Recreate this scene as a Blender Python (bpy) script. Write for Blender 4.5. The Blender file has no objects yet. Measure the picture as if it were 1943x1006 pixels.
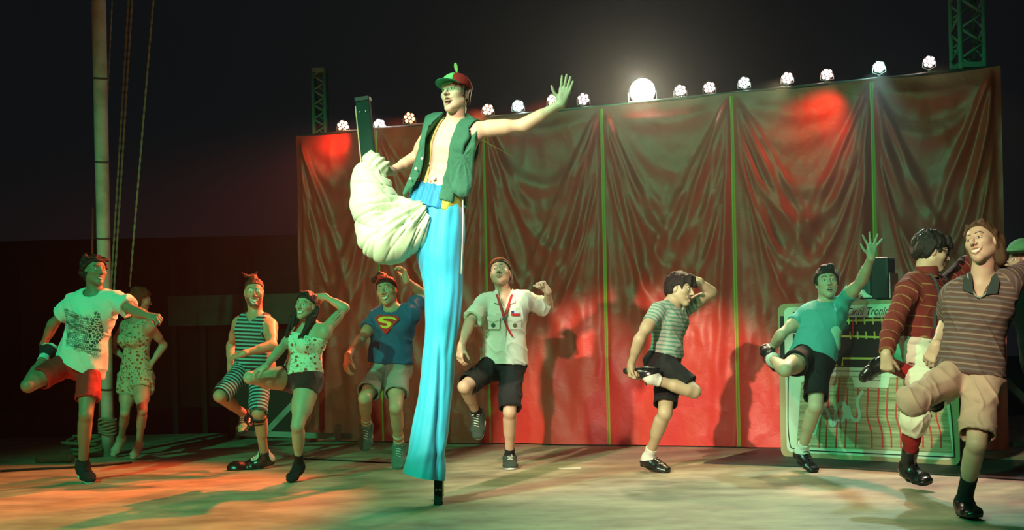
import bpy, bmesh, math, random, os
import numpy as np
from mathutils import Vector, Matrix

S = bpy.context.scene
COL = S.collection
VF = 1.06      # mesh fineness factor
random.seed(7)

# ------------------------------------------------------------------ camera
FPX, HC, ROLL, U0, W0 = 2200.0, 1.02, 0.022, 971.5, 643.6
cs, sn = math.cos(ROLL), math.sin(ROLL)
cam_d = bpy.data.cameras.new('camera')
cam = bpy.data.objects.new('camera', cam_d)
COL.objects.link(cam)
cam_d.sensor_width = 36.0
cam_d.lens = FPX / 1943 * 36
cam_d.shift_y = (W0 - 503.0) / 1943
cam_d.clip_end = 300
cam.matrix_world = Matrix(((cs, sn, 0, 0), (0, 0, -1, 0), (-sn, cs, 0, HC), (0, 0, 0, 1)))
S.camera = cam

# ------------------------------------------------------------------ view, world
S.view_settings.view_transform = 'Standard'
S.view_settings.look = 'None'
S.view_settings.exposure = 0.0
S.view_settings.gamma = 1.0
S.view_settings.use_curve_mapping = False
S.cycles.use_denoising = True
S.cycles.max_bounces = 5
S.cycles.diffuse_bounces = 2
S.cycles.glossy_bounces = 2
S.cycles.volume_bounces = 0
S.cycles.sample_clamp_indirect = 4.0
W = bpy.data.worlds.new('night')
S.world = W
W.use_nodes = True
W.node_tree.nodes['Background'].inputs[0].default_value = (0.0048, 0.0050, 0.0058, 1)
W.node_tree.nodes['Background'].inputs[1].default_value = 1.0


def pt(px, py, Y):
    """point of the place seen at pixel (px, py) at distance Y"""
    u, w = px - U0, W0 - py
    return np.array([(u * cs + w * sn) * Y / FPX, Y, HC + (-u * sn + w * cs) * Y / FPX])


def floor_y(px, py):
    u, w = px - U0, W0 - py
    return -HC * FPX / (-u * sn + w * cs)


def spot(name, loc, target, color, power, size_deg, blend=0.4, radius=0.06):
    l = bpy.data.lights.new(name, 'SPOT')
    l.color = color
    l.energy = power
    l.spot_size = math.radians(size_deg)
    l.spot_blend = blend
    l.shadow_soft_size = radius
    o = bpy.data.objects.new(name, l)
    COL.objects.link(o)
    o.location = loc
    o.rotation_euler = (Vector(target) - Vector(loc)).to_track_quat('-Z', 'Y').to_euler()
    return o


GREEN = (.04, 1.0, .40)
L_TOWER = (-3.8, -1.8, 5.2)
spot('green_wash', (-5.0, 1.0, 6.0), (-.5, 8.6, .6), GREEN, 2500, 54, .6, .10)
spot('green_curtain', (-1.5, .6, 5.5), (2.6, 9.8, 1.3), (.26, 1.0, .50), 150, 40, .7, .25)
spot('lower_curtain', L_TOWER, (1.15, 10.5, -.05), (1.0, .66, .50), 8200, 13.2, .45, .09)
spot('front_spot', (-1.4, -1.0, 3.6), (.33, 9.6, .95), (1.0, .86, .74), 2600, 7.5, .5, .08)
spot('follow_left', (-3.2, 3.4, 7.0), (-.30, 7.2, 2.25), (1.0, 1.0, .84), 1300, 24, .5, .08)
spot('follow_right', (-2.6, -1.0, 4.4), (2.6, 6.6, 1.2), (1.0, .72, .52), 3900, 13.5, .7, .08)
spot('green_mid', (-4.0, -.6, 4.4), (-1.55, 8.9, .9), (.28, 1.0, .50), 1100, 17, .6, .08)
spot('green_right', (-1.2, -.6, 4.5), (2.35, 8.8, .9), (.26, 1.0, .50), 1100, 14, .6, .08)


# ------------------------------------------------------------------ materials
def mat(name, color, rough=0.7, color2=None, pattern=None, spec=0.4, bump=0.0, bscale=60, metal=0.0, emit=None, mott=0.0,
        prm=None, trans=0.0, sheen=0.0):
    m = bpy.data.materials.new(name)
    m.use_nodes = True
    nt = m.node_tree
    N, L = nt.nodes, nt.links
    b = N['Principled BSDF']
    b.inputs['Roughness'].default_value = rough
    b.inputs['Metallic'].default_value = metal
    b.inputs['Specular IOR Level'].default_value = spec
    if trans:
        b.inputs['Transmission Weight'].default_value = trans
    if sheen:
        b.inputs['Sheen Weight'].default_value = sheen
    c4 = (*color, 1)
    out = None

    def rgb(c):
        n = N.new('ShaderNodeRGB'); n.outputs[0].default_value = (*c, 1); return n.outputs[0]

    def mixc(f, a, c):
        n = N.new('ShaderNodeMix'); n.data_type = 'RGBA'
        if isinstance(f, float): n.inputs[0].default_value = f
        else: L.new(f, n.inputs[0])
        L.new(a, n.inputs[6]); L.new(c, n.inputs[7]); return n.outputs[2]

    def mth(op, a, c=0.0, d=None):
        n = N.new('ShaderNodeMath'); n.operation = op
        for i, v in enumerate((a, c) if d is None else (a, c, d)):
            if isinstance(v, (int, float)): n.inputs[i].default_value = v
            else: L.new(v, n.inputs[i])
        return n.outputs[0]

    def smooth(v, lo, hi):
        n = N.new('ShaderNodeMapRange'); n.interpolation_type = 'SMOOTHSTEP'
        L.new(v, n.inputs[0]); n.inputs[1].default_value = lo; n.inputs[2].default_value = hi; return n.outputs[0]

    out = rgb(color)
    at = N.new('ShaderNodeAttribute'); at.attribute_name = 'st'
    sep = N.new('ShaderNodeSeparateXYZ'); L.new(at.outputs['Vector'], sep.inputs[0])
    su, sv, sw = sep.outputs
    tc = N.new('ShaderNodeTexCoord')
    prm = prm or {}
    if pattern == 'stripes':
        per, duty = prm.get('per', .04), prm.get('duty', .5)
        ns = N.new('ShaderNodeTexNoise'); ns.inputs['Scale'].default_value = prm.get('nsc', 6); L.new(tc.outputs['Object'], ns.inputs['Vector'])
        off = mth('MULTIPLY', mth('SUBTRACT', ns.outputs[0], .5), prm.get('wob', .01))
        f = mth('FRACT', mth('DIVIDE', mth('ADD', sv, off), per))
        e = .06
        tri = mth('ABSOLUTE', mth('SUBTRACT', f, .5))
        k = smooth(tri, .5 * duty - e, .5 * duty + e)
        out = mixc(k, rgb(color2), out)
        if 'c3' in prm:
            f3 = mth('FRACT', mth('DIVIDE', mth('ADD', sv, off), per * 2))
            k3 = mth('GREATER_THAN', f3, .5)
            a3 = mixc(k3, rgb(prm['c3']), rgb(color2))
            out = mixc(k, a3, rgb(color))
    elif pattern == 'flowers':
        mp = N.new('ShaderNodeCombineXYZ'); L.new(su, mp.inputs[0]); L.new(sv, mp.inputs[1]); L.new(sw, mp.inputs[2])
        nv = N.new('ShaderNodeTexNoise'); nv.inputs['Scale'].default_value = 30; L.new(tc.outputs['Object'], nv.inputs['Vector'])
        v = N.new('ShaderNodeTexVoronoi'); v.inputs['Scale'].default_value = prm.get('sc', 16); L.new(tc.outputs['Object'], v.inputs['Vector'])
        d = mth('ADD', v.outputs['Distance'], mth('MULTIPLY', mth('SUBTRACT', nv.outputs[0], .5), .25))
        k = smooth(d, prm.get('r', .28), prm.get('r', .28) + .06)
        out = mixc(k, rgb(color2), out)
        v2 = N.new('ShaderNodeTexVoronoi'); v2.inputs['Scale'].default_value = prm.get('sc', 16) * 1.9; L.new(tc.outputs['Object'], v2.inputs['Vector'])
        d2 = mth('ADD', v2.outputs['Distance'], mth('MULTIPLY', mth('SUBTRACT', nv.outputs[0], .5), .5))
        k2 = smooth(d2, .22, .3)
        out = mixc(k2, rgb(prm.get('c3', color2)), out)
    elif pattern == 'vcol':
        a = N.new('ShaderNodeAttribute'); a.attribute_name = 'Col'
        out = a.outputs['Color']
    elif pattern == 'patch':
        # cloth with one drawn panel on the chest: dense dark print
        nv = N.new('ShaderNodeTexNoise'); nv.inputs['Scale'].default_value = 9; L.new(at.outputs['Vector'], nv.inputs['Vector'])
        du = mth('DIVIDE', mth('SUBTRACT', su, .0), .15); dv = mth('DIVIDE', mth('SUBTRACT', sv, .34), .17)
        # slanting box
        rr = mth('MAXIMUM', mth('ABSOLUTE', mth('ADD', du, mth('MULTIPLY', dv, .35))), mth('ABSOLUTE', dv))
        rr = mth('ADD', rr, mth('MULTIPLY', mth('SUBTRACT', nv.outputs[0], .5), 1.1))
        inside = mth('SUBTRACT', 1.0, smooth(rr, .75, .9))
        w1 = N.new('ShaderNodeTexWave'); w1.inputs['Scale'].default_value = 28; w1.inputs['Distortion'].default_value = 3; w1.bands_direction = 'X'; L.new(at.outputs['Vector'], w1.inputs['Vector'])
        w2 = N.new('ShaderNodeTexWave'); w2.inputs['Scale'].default_value = 20; w2.inputs['Distortion'].default_value = 5; w2.bands_direction = 'Y'; L.new(at.outputs['Vector'], w2.inputs['Vector'])
        mpx = N.new('ShaderNodeMapping'); mpx.inputs['Scale'].default_value = (9, 34, 9); L.new(at.outputs['Vector'], mpx.inputs[0])
        nz = N.new('ShaderNodeTexNoise'); nz.inputs['Scale'].default_value = 1.6; nz.inputs['Detail'].default_value = 3; L.new(mpx.outputs[0], nz.inputs['Vector'])
        dens = mth('MAXIMUM', mth('MULTIPLY', mth('GREATER_THAN', w1.outputs[1], .5), mth('GREATER_THAN', nz.outputs[0], .42)), mth('GREATER_THAN', nz.outputs[0], .56))
        dens = mth('MAXIMUM', dens, mth('MULTIPLY', mth('GREATER_THAN', w2.outputs[1], .6), .6))
        out = mixc(mth('MULTIPLY', mth('MULTIPLY', inside, dens), .85), out, rgb(color2))
        rings = N.new('ShaderNodeTexVoronoi'); rings.feature = 'DISTANCE_TO_EDGE'; rings.inputs['Scale'].default_value = 38; L.new(at.outputs['Vector'], rings.inputs['Vector'])
        du2 = mth('DIVIDE', mth('SUBTRACT', su, .12), .045); dv2 = mth('DIVIDE', mth('SUBTRACT', sv, .37), .16)
        r2 = mth('ADD', mth('POWER', mth('ABSOLUTE', du2), 2.0), mth('POWER', mth('ABSOLUTE', dv2), 2.0))
        in2 = mth('SUBTRACT', 1.0, smooth(r2, .8, 1.1))
        lin = mth('GREATER_THAN', rings.outputs[0], .08)
        out = mixc(mth('MULTIPLY', in2, .9), out, mixc(lin, rgb((.75, .75, .7)), rgb(color2)))
    if mott:
        n = N.new('ShaderNodeTexNoise'); n.inputs['Scale'].default_value = prm.get('msc', 5); n.inputs['Detail'].default_value = 6
        L.new(tc.outputs['Object'], n.inputs['Vector'])
        out = mixc(mth('MULTIPLY', smooth(n.outputs[0], .35, .7), mott), out, rgb(prm.get('mc', tuple(c * .45 for c in color))))
    L.new(out, b.inputs['Base Color'])
    if bump:
        n = N.new('ShaderNodeTexNoise'); n.inputs['Scale'].default_value = bscale; n.inputs['Detail'].default_value = 4
        L.new(tc.outputs['Object'], n.inputs['Vector'])
        bp = N.new('ShaderNodeBump'); bp.inputs['Strength'].default_value = bump; bp.inputs['Distance'].default_value = .01
        L.new(n.outputs[0], bp.inputs['Height']); L.new(bp.outputs[0], b.inputs['Normal'])
    if emit:
        b.inputs['Emission Color'].default_value = (*emit[0], 1)
        b.inputs['Emission Strength'].default_value = emit[1]
    m.diffuse_color = c4
    return m


# ------------------------------------------------------------------ objects
def tag(o, label=None, cat=None, group=None, kind=None):
    if label: o['label'] = label
    if cat: o['category'] = cat
    if group: o['group'] = group
    if kind: o['kind'] = kind
    return o


def empty(name, loc, label=None, cat=None, group=None):
    o = bpy.data.objects.new(name, None)
    COL.objects.link(o)
    o.empty_display_size = .1
    o.location = loc
    return tag(o, label, cat, group)


def link(name, me, m, parent=None, smooth=True):
    if m is not None and len(me.materials) == 0:
        me.materials.append(m)
    o = bpy.data.objects.new(name, me)
    COL.objects.link(o)
    if smooth:
        me.polygons.foreach_set('use_smooth', [True] * len(me.polygons))
    if parent is not None:
        o.parent = parent
        o.matrix_parent_inverse = Matrix.Translation(parent.location).inverted() if parent.parent is None and parent.type == 'EMPTY' else Matrix()
    return o


def bm_link(name, bm, m, parent=None, smooth=False):
    me = bpy.data.meshes.new(name)
    bmesh.ops.recalc_face_normals(bm, faces=bm.faces)
    bm.to_mesh(me); bm.free()
    return link(name, me, m, parent, smooth)


def bm_box(bm, c, size, rot=None, bevel=0.0):
    r = bmesh.ops.create_cube(bm, size=1.0)
    vs = r['verts']
    M = Matrix.Translation(Vector(c)) @ (rot if rot is not None else Matrix()) @ Matrix.Diagonal((*size, 1))
    bmesh.ops.transform(bm, matrix=M, verts=vs)
    if bevel:
        es = list({e for v in vs for e in v.link_edges})
        bmesh.ops.bevel(bm, geom=es, offset=bevel, segments=2, affect='EDGES', profile=.5)


def bm_bar(bm, a, b, w, h=None, bevel=0.0, up=(0, 0, 1)):
    a, b = Vector(a), Vector(b)
    d = b - a
    q = d.to_track_quat('Z', 'Y').to_matrix().to_4x4()
    bm_box(bm, (a + b) / 2, (w, h or w, d.length), q, bevel)


def bm_tube(bm, pts, r, seg=10, cap=True):
    """swept tube along pts with radius r (number or list)"""
    pts = [Vector(p) for p in pts]
    n = len(pts)
    rs = r if isinstance(r, (list, tuple)) else [r] * n
    rings = []
    prev = None
    for i, p in enumerate(pts):
        t = (pts[min(i + 1, n - 1)] - pts[max(i - 1, 0)]).normalized()
        if prev is None:
            x = t.orthogonal().normalized()
        else:
            x = (prev - t * prev.dot(t)).normalized()
        prev = x
        y = t.cross(x)
        rings.append([bm.verts.new(p + (x * math.cos(a) + y * math.sin(a)) * rs[i]) for a in [2 * math.pi * k / seg for k in range(seg)]])
    for i in range(n - 1):
        for k in range(seg):
            bm.faces.new((rings[i][k], rings[i][(k + 1) % seg], rings[i + 1][(k + 1) % seg], rings[i + 1][k]))
    if cap:
        bm.faces.new(rings[0][::-1]); bm.faces.new(rings[-1])


def bm_lathe(bm, prof, M, seg=24):
    rings = []
    for r, z in prof:
        rings.append([bm.verts.new(M @ Vector((r * math.cos(a), r * math.sin(a), z))) for a in [2 * math.pi * k / seg for k in range(seg)]])
    for i in range(len(prof) - 1):
        for k in range(seg):
            bm.faces.new((rings[i][k], rings[i][(k + 1) % seg], rings[i + 1][(k + 1) % seg], rings[i + 1][k]))
    bm.faces.new(rings[0][::-1]); bm.faces.new(rings[-1])


# ------------------------------------------------------------------ implicit surfaces
def nrm(v):
    v = np.asarray(v, float)
    return v / (np.linalg.norm(v) + 1e-12)


def cone(a, b, ra, rb, w=None, ws=1.0, flat=None):
    """tapered capsule; w/ws: wider by ws along unit axis w; flat: cut flat at its ends ('a','b','ab')"""
    a = np.asarray(a, np.float32); b = np.asarray(b, np.float32)
    ab = b - a
    L2 = float(ab @ ab) + 1e-9
    wv = None
    if w is not None:
        wv = nrm(w).astype(np.float32)
    inv = 1 - 1 / ws

    def f(p):
        q = p - a
        t = np.clip((q @ ab) / L2, 0, 1)
        q = q - t[..., None] * ab
        if wv is not None:
            q = q - (inv * (q @ wv))[..., None] * wv
        d = np.sqrt(np.einsum('...i,...i', q, q)) - (ra + (rb - ra) * t)
        if flat:
            L = math.sqrt(L2)
            s = ((p - a) @ ab) / L
            if 'b' in flat: d = np.maximum(d, s - L)
            if 'a' in flat: d = np.maximum(d, -s)
        return d
    return f


def fcone(a, b, A, B, ax, fw):
    """elliptic tapered column from a to b; A=(lateral, depth) radii at a, B at b"""
    a = np.asarray(a, np.float32); b = np.asarray(b, np.float32)
    ab = b - a
    L = float(np.linalg.norm(ab)); up = ab / L
    x = nrm(ax - (ax @ up) * up).astype(np.float32)
    y = nrm(np.cross(up, x)).astype(np.float32)

    def f(p):
        q = p - a
        s = q @ up
        t = np.clip(s / L, 0, 1)
        e = s - t * L
        ra = A[0] + (B[0] - A[0]) * t
        rb = A[1] + (B[1] - A[1]) * t
        rm = np.minimum(ra, rb)
        rho = np.sqrt(((q @ x) / ra) ** 2 + ((q @ y) / rb) ** 2 + (e / rm) ** 2)
        return (rho - 1) * rm
    return f


def ell(c, R, r):
    """ellipsoid, R rows = axes"""
    c = np.asarray(c, np.float32); R = np.asarray(R, np.float32); r = np.asarray(r, np.float32)

    def f(p):
        q = (p - c) @ R.T
        k0 = np.sqrt(np.einsum('...i,...i', q / r, q / r))
        k1 = np.sqrt(np.einsum('...i,...i', q / (r * r), q / (r * r))) + 1e-6
        return k0 * (k0 - 1) / k1
    return f


def plane(c, n):
    """keeps the side away from n"""
    c = np.asarray(c, np.float32); n = nrm(n).astype(np.float32)
    return lambda p: (p - c) @ n


def smin(a, b, k):
    if k <= 1e-6: return np.minimum(a, b)
    h = np.clip(k - np.abs(a - b), 0, None) / k
    return np.minimum(a, b) - h * h * k * .25


def smax(a, b, k):
    return -smin(-a, -b, k)


def ev(ops, P, C, hd):
    """P (nb,S,3) samples, C (nb,3) their centres; returns (nb,S), (nb,)"""
    acc = np.full(P.shape[:2], 9.0, np.float32)
    ac = np.full(len(C), 9.0, np.float32)
    for op, k, nd in ops:
        if isinstance(nd, list):
            v, vc = ev(nd, P, C, hd)
            if op == 'u': acc = smin(acc, v, k); ac = smin(ac, vc, k)
            elif op == 's': acc = smax(acc, -v, k); ac = smax(ac, -vc, k)
            else: acc = smax(acc, v, k); ac = smax(ac, vc, k)
            continue
        vc = nd(C)
        if op == 'u':
            mk = vc < ac + k + 3.0 * hd + .002
            if mk.any(): acc[mk] = smin(acc[mk], nd(P[mk]), k)
            ac = smin(ac, vc, k)
        elif op == 's':
            mk = vc < k + 3.0 * hd - np.minimum(ac, 0) + .002
            if mk.any(): acc[mk] = smax(acc[mk], -nd(P[mk]), k)
            ac = smax(ac, -vc, k)
        else:
            acc = smax(acc, nd(P), k)
            ac = smax(ac, vc, k)
    return acc, ac


def evp(ops, pts):
    out = np.empty(len(pts), np.float32)
    for i in range(0, len(pts), 200000):
        p = np.ascontiguousarray(pts[i:i + 200000], np.float32)
        out[i:i + 200000] = ev(ops, p[:, None, :], p, 0.0)[0][:, 0]
    return out


def grad(ops, pts, d0=None, e=.0015):
    T = np.array([[1, -1, -1], [-1, -1, 1], [-1, 1, -1], [1, 1, 1]], np.float32)
    g = np.zeros_like(pts)
    for t in T: g += evp(ops, pts + t * e)[:, None] * t
    return g / (4 * e)


def iso_mesh(ops, lo, hi, vox, proj=1):
    vox = vox * VF
    B = 8
    lo = np.asarray(lo, float); hi = np.asarray(hi, float)
    bs = B * vox
    nb = np.maximum(1, np.ceil((hi - lo) / bs).astype(int))
    gi = np.stack(np.meshgrid(*[np.arange(n) for n in nb], indexing='ij'), -1).reshape(-1, 3)
    C = (lo + (gi + .5) * bs).astype(np.float32)
    hd = bs * .5 * 1.733
    dc = evp(ops, C)
    act = np.abs(dc) < hd * 1.35 + .012
    gi, C = gi[act], C[act]
    g9 = np.arange(B + 1) * vox
    off = np.stack(np.meshgrid(g9, g9, g9, indexing='ij'), -1).reshape(-1, 3).astype(np.float32)
    NY, NZ = int(nb[1] * B + 3), int(nb[2] * B + 3)
    keys, verts, quads = [], [], []
    corner = [(0, 0, 0), (1, 0, 0), (0, 1, 0), (1, 1, 0), (0, 0, 1), (1, 0, 1), (0, 1, 1), (1, 1, 1)]
    edges = [(0, 1), (2, 3), (4, 5), (6, 7), (0, 2), (1, 3), (4, 6), (5, 7), (0, 4), (1, 5), (2, 6), (3, 7)]
    for s in range(0, len(gi), 800):
        g = gi[s:s + 800]; c = C[s:s + 800]
        base = (lo + g * bs).astype(np.float32)
        P = base[:, None, :] + off[None]
        V = ev(ops, P, c, hd)[0].reshape(-1, B + 1, B + 1, B + 1)
        ins = V < 0
        cnt = sum(ins[:, a:a + B, b:b + B, d:d + B].astype(np.int8) for a, b, d in corner)
        bi, i, j, k = np.nonzero((cnt > 0) & (cnt < 8))
        if len(bi) == 0: continue
        cv = np.stack([V[bi, i + a, j + b, k + d] for a, b, d in corner], 1)
        num = np.zeros((len(bi), 3)); den = np.zeros(len(bi))
        for a, b in edges:
            va, vb = cv[:, a], cv[:, b]
            x = (va < 0) != (vb < 0)
            t = np.where(x, va / np.where(x, va - vb, 1), 0)
            pa = np.array(corner[a]); pb = np.array(corner[b])
            pos = pa + t[:, None] * (pb - pa)
            num += pos * x[:, None]; den += x
        vp = num / den[:, None]
        gl = g[bi] * B + np.stack([i, j, k], 1) + 1
        keys.append((gl[:, 0] * NY + gl[:, 1]) * NZ + gl[:, 2])
        verts.append(lo + (gl - 1 + vp) * vox)
        st = (1 * NY * NZ, NZ, 1)
        for ax in range(3):
            sl0 = [slice(0, B)] * 3
            sl1 = list(sl0); sl1[ax] = slice(1, B + 1)
            A0 = ins[(slice(None), *sl0)]; A1 = ins[(slice(None), *sl1)]
            bi2, i2, j2, k2 = np.nonzero(A0 != A1)
            gl2 = g[bi2] * B + np.stack([i2, j2, k2], 1) + 1
            ky = (gl2[:, 0] * NY + gl2[:, 1]) * NZ + gl2[:, 2]
            o1, o2 = [st[q] for q in range(3) if q != ax]
            if ax == 1: o1, o2 = o2, o1
            q = np.stack([ky - o1 - o2, ky - o2, ky, ky - o1], 1)
            fl = ~A0[bi2, i2, j2, k2]
            q[fl] = q[fl][:, ::-1]
            quads.append(q)
    if not keys: return np.zeros((0, 3)), np.zeros((0, 4), int)
    keys = np.concatenate(keys); verts = np.concatenate(verts); quads = np.concatenate(quads)
    o = np.argsort(keys); keys, verts = keys[o], verts[o]
    idx = np.clip(np.searchsorted(keys, quads), 0, len(keys) - 1)
    ok = (keys[idx] == quads).all(1)
    quads = idx[ok]
    v = verts.astype(np.float32)
    for _ in range(proj):
        d = evp(ops, v); gr = grad(ops, v)
        n2 = np.einsum('ij,ij->i', gr, gr)
        stp = np.clip(d / np.maximum(n2, .3), -.8 * vox, .8 * vox)
        v = v - gr * (stp * .9)[:, None]
    return v, quads


def drop_islands(v, q, keep=0.02):
    """keep only the pieces that matter"""
    n = len(v)
    lab = np.arange(n)
    for _ in range(400):
        m = lab[q].min(1)
        new = lab.copy()
        for c in range(4): np.minimum.at(new, q[:, c], m)
        new = new[new]
        if (new == lab).all(): break
        lab = new
    ids, cn = np.unique(lab, return_counts=True)
    big = ids[cn == cn.max()][0] if keep >= 1 else None
    good = np.isin(lab, ids[cn > keep * cn.max()]) if big is None else lab == big
    mp = -np.ones(n, int); mp[good] = np.arange(good.sum())
    q = mp[q[good[q[:, 0]]]]
    return v[good], q


def to_mesh(name, v, q):
    me = bpy.data.meshes.new(name)
    me.vertices.add(len(v)); me.vertices.foreach_set('co', np.asarray(v, np.float32).ravel())
    me.loops.add(len(q) * 4); me.loops.foreach_set('vertex_index', q.astype(np.int32).ravel())
    me.polygons.add(len(q)); me.polygons.foreach_set('loop_start', np.arange(len(q), dtype=np.int32) * 4)
    me.polygons.foreach_set('loop_total', np.full(len(q), 4, np.int32))
    me.update(calc_edges=True); me.validate()
    return me


def set_attr(me, name, arr, typ='FLOAT_VECTOR'):
    a = me.attributes.new(name, typ, 'POINT')
    a.data.foreach_set('vector' if typ == 'FLOAT_VECTOR' else 'color', np.asarray(arr, np.float32).ravel())


_rng = np.random.RandomState(3)
_tab = _rng.rand(64, 64, 64).astype(np.float32)


def vnoise(p):
    """value noise in [-1,1]"""
    i = np.floor(p).astype(int); f = p - i
    f = f * f * (3 - 2 * f)
    out = 0
    for a in (0, 1):
        for b in (0, 1):
            for c in (0, 1):
                w = (f[:, 0] if a else 1 - f[:, 0]) * (f[:, 1] if b else 1 - f[:, 1]) * (f[:, 2] if c else 1 - f[:, 2])
                out = out + w * _tab[(i[:, 0] + a) % 64, (i[:, 1] + b) % 64, (i[:, 2] + c) % 64]
    return out * 2 - 1
# ------------------------------------------------------------------ people
def DBGP(*a): pass


BL = dict(ua=.29, fa=.255, th=.43, sh=.42, ft=.20)


def solve(px, py, parent, L, sgn):
    """point seen at (px,py) at distance L from parent; sgn +1 farther, -1 nearer"""
    o = np.array([0, 0, HC]); d = pt(px, py, 1.0) - o
    pc = parent - o
    a = d @ d; b = -2 * d @ pc; c = pc @ pc - L * L
    D = b * b - 4 * a * c
    Y = -b / (2 * a) if D < 0 else (-b + sgn * math.sqrt(D)) / (2 * a)
    return pt(px, py, Y)


def rotv(v, ax, ang):
    ax = nrm(ax); c, s = math.cos(ang), math.sin(ang)
    return v * c + np.cross(ax, v) * s + ax * (ax @ v) * (1 - c)


class Fig:
    def __init__(f, name, label, foot, J, head, fem=False, H=1.0, skin=(.55, .33, .22), bulk=1.0, hands=None, facep=None, dY=0.0, ground='L', legk=1.0, footn=None, group='dancers on the stage'):
        f.footn = footn or {}
        f.H, f.fem, f.bulk, f.legk = H, fem, bulk, legk
        f.Y = (floor_y(*foot) if isinstance(foot, tuple) else foot) + dY
        Y = f.Y
        j = {}
        for k in ('hR', 'hL', 'sR', 'sL', 'nk'):
            x, y, d = J[k]; j[k] = pt(x, y, Y + d)
        lens = {'el': BL['ua'], 'wr': BL['fa'], 'kn': BL['th'], 'an': BL['sh'], 'to': BL['ft']}
        par = {'el': 's', 'wr': 'el', 'kn': 'h', 'an': 'kn', 'to': 'an'}
        for k in ('el', 'wr', 'kn', 'an', 'to'):
            for s in 'RL':
                x, y, d = J[k + s]
                if isinstance(d, str):
                    j[k + s] = solve(x, y, j[par[k] + s], lens[k] * H * (J.get('x' + k + s, 1)), 1 if d == '+' else -1)
                else:
                    j[k + s] = pt(x, y, Y + d)
        f.j = j
        if ground:      # the standing foot meets the floor
            zs = []
            for q in ground:
                a, fd, dn, sd = f.foot_frame(q)
                for x, z in ((-.035, .078), (.175, .078)): zs.append((a + fd * x * H + dn * z * H)[2])
            dz = .004 - min(zs)
            DBGP(label[:20], 'ground dz', dz)
            for k in j: j[k] = j[k] + np.array([0, 0, dz])
            f.dz = dz
        else: f.dz = 0.0
        f.pc = (j['hR'] + j['hL']) / 2
        f.up = nrm(j['nk'] - f.pc)
        sx = nrm(j['sL'] - j['sR']); hx = nrm(j['hL'] - j['hR'])
        f.sx = nrm(sx - (sx @ f.up) * f.up); f.hx = nrm(hx - (hx @ f.up) * f.up)
        f.fw = nrm(np.cross(f.sx, f.up))        # body front: left x up
        f.fwh = nrm(np.cross(f.hx, f.up))
        f.tl = np.linalg.norm(j['nk'] - f.pc)
        f.skin = skin
        # root
        base = f.pc.copy(); base[2] = 0
        f.root = empty('person', base, label, 'person', group)
        f.head_frame(head)
        f.hands = hands or {}
        f.facep = facep or {}

    # ---- head
    def head_frame(f, h):
        x, y, d, yaw, pitch, roll = h
        f.hc = pt(x, y, f.Y + d) + np.array([0, 0, f.dz])
        ya, pi_, ro = [math.radians(a) for a in (yaw, pitch, roll)]
        F = np.array([math.sin(ya), -math.cos(ya), 0.0])
        U = np.array([0, 0, 1.0]); X = np.cross(U, F)
        F2 = F * math.cos(pi_) + U * math.sin(pi_); U2 = U * math.cos(pi_) - F * math.sin(pi_)
        # roll about forward; positive leans the head top towards the picture's right
        U3 = rotv(U2, F2, ro if F2[1] > 0 else -ro)
        X3 = np.cross(U3, F2)
        f.hR3 = np.stack([X3, F2, U3])      # rows: left, forward, up
        f.hs = (0.97 if not f.fem else 0.92) * f.H

    def hp(f, x, y, z):
        return f.hc + (np.array([x, y, z]) * f.hs) @ f.hR3

    def hl(f, p):
        return ((p - f.hc) @ f.hR3.T) / f.hs

    def E(f, c, r, R=None):
        return ell(f.hp(*c), (R if R is not None else np.eye(3)) @ f.hR3, np.array(r) * f.hs)

    def Cn(f, a, b, ra, rb, w=None, ws=1.0):
        return cone(f.hp(*a), f.hp(*b), ra * f.hs, rb * f.hs, None if w is None else np.array(w) @ f.hR3, ws)

    def head_ops(f):
        p = f.facep; o = p.get('open', 0.0); sm = p.get('smile', 0.0); jw = .9 if f.fem else 1.0
        jz = -o * .6
        O = [('u', 0, f.E((0, -.015, .030), (.076, .096, .086))),
             ('u', .03, f.E((0, .022, -.028), (.064 * (jw + .02), .070, .084))),
             ('u', .03, f.Cn((.044 * jw, .0, -.058), (.012, .062, -.100 + jz), .026, .018)),
             ('u', .03, f.Cn((-.044 * jw, .0, -.058), (-.012, .062, -.100 + jz), .026, .018)),
             ('u', .02, f.E((0, .072, -.103 + jz), (.018 * jw, .016, .015))),
             ('u', .025, f.E((.043, .050, -.026 + sm * .004), (.022, .026, .018))),
             ('u', .025, f.E((-.043, .050, -.026 + sm * .004), (.022, .026, .018))),
             ('u', .014, f.Cn((-.034, .077, .022), (.034, .077, .022), .011, .011)),
             ('s', .012, f.E((.031, .100, .001), (.016, .014, .010))),
             ('s', .012, f.E((-.031, .100, .001), (.016, .014, .010))),
             ('u', .004, f.E((.031, .0755, -.001), (.0145, .0135, .0115))),
             ('u', .004, f.E((-.031, .0755, -.001), (.0145, .0135, .0115))),
             ('u', .010, f.Cn((0, .086, .014), (0, .113, -.032), .0075, .0105)),
             ('u', .008, f.E((.0125, .098, -.036), (.008, .011, .008))),
             ('u', .008, f.E((-.0125, .098, -.036), (.008, .011, .008)))]
        w = .021 + .007 * sm
        for s in (1, -1):
            O.append(('u', .006, f.Cn((0, .094, -.061), (s * w, .080, -.063 + .008 * sm), .0062, .004)))
            O.append(('u', .006, f.Cn((0, .092, -.0735 - o), (s * w, .079, -.066 + .008 * sm - o * .4), .0070, .004)))
        if o > .004:
            O.append(('s', .004, f.E((0, .096, -.0675 - o * .5 + .004 * sm), (w * .90, .030 if o > .018 else .013, .0035 + o * .5))))
        for s in (1, -1):
            O.append(('u', .006, f.E((s * .077, -.012, -.012), (.008, .019, .031))))
            O.append(('s', .005, f.E((s * .088, -.008, -.006), (.007, .010, .016))))
        return O

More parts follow.
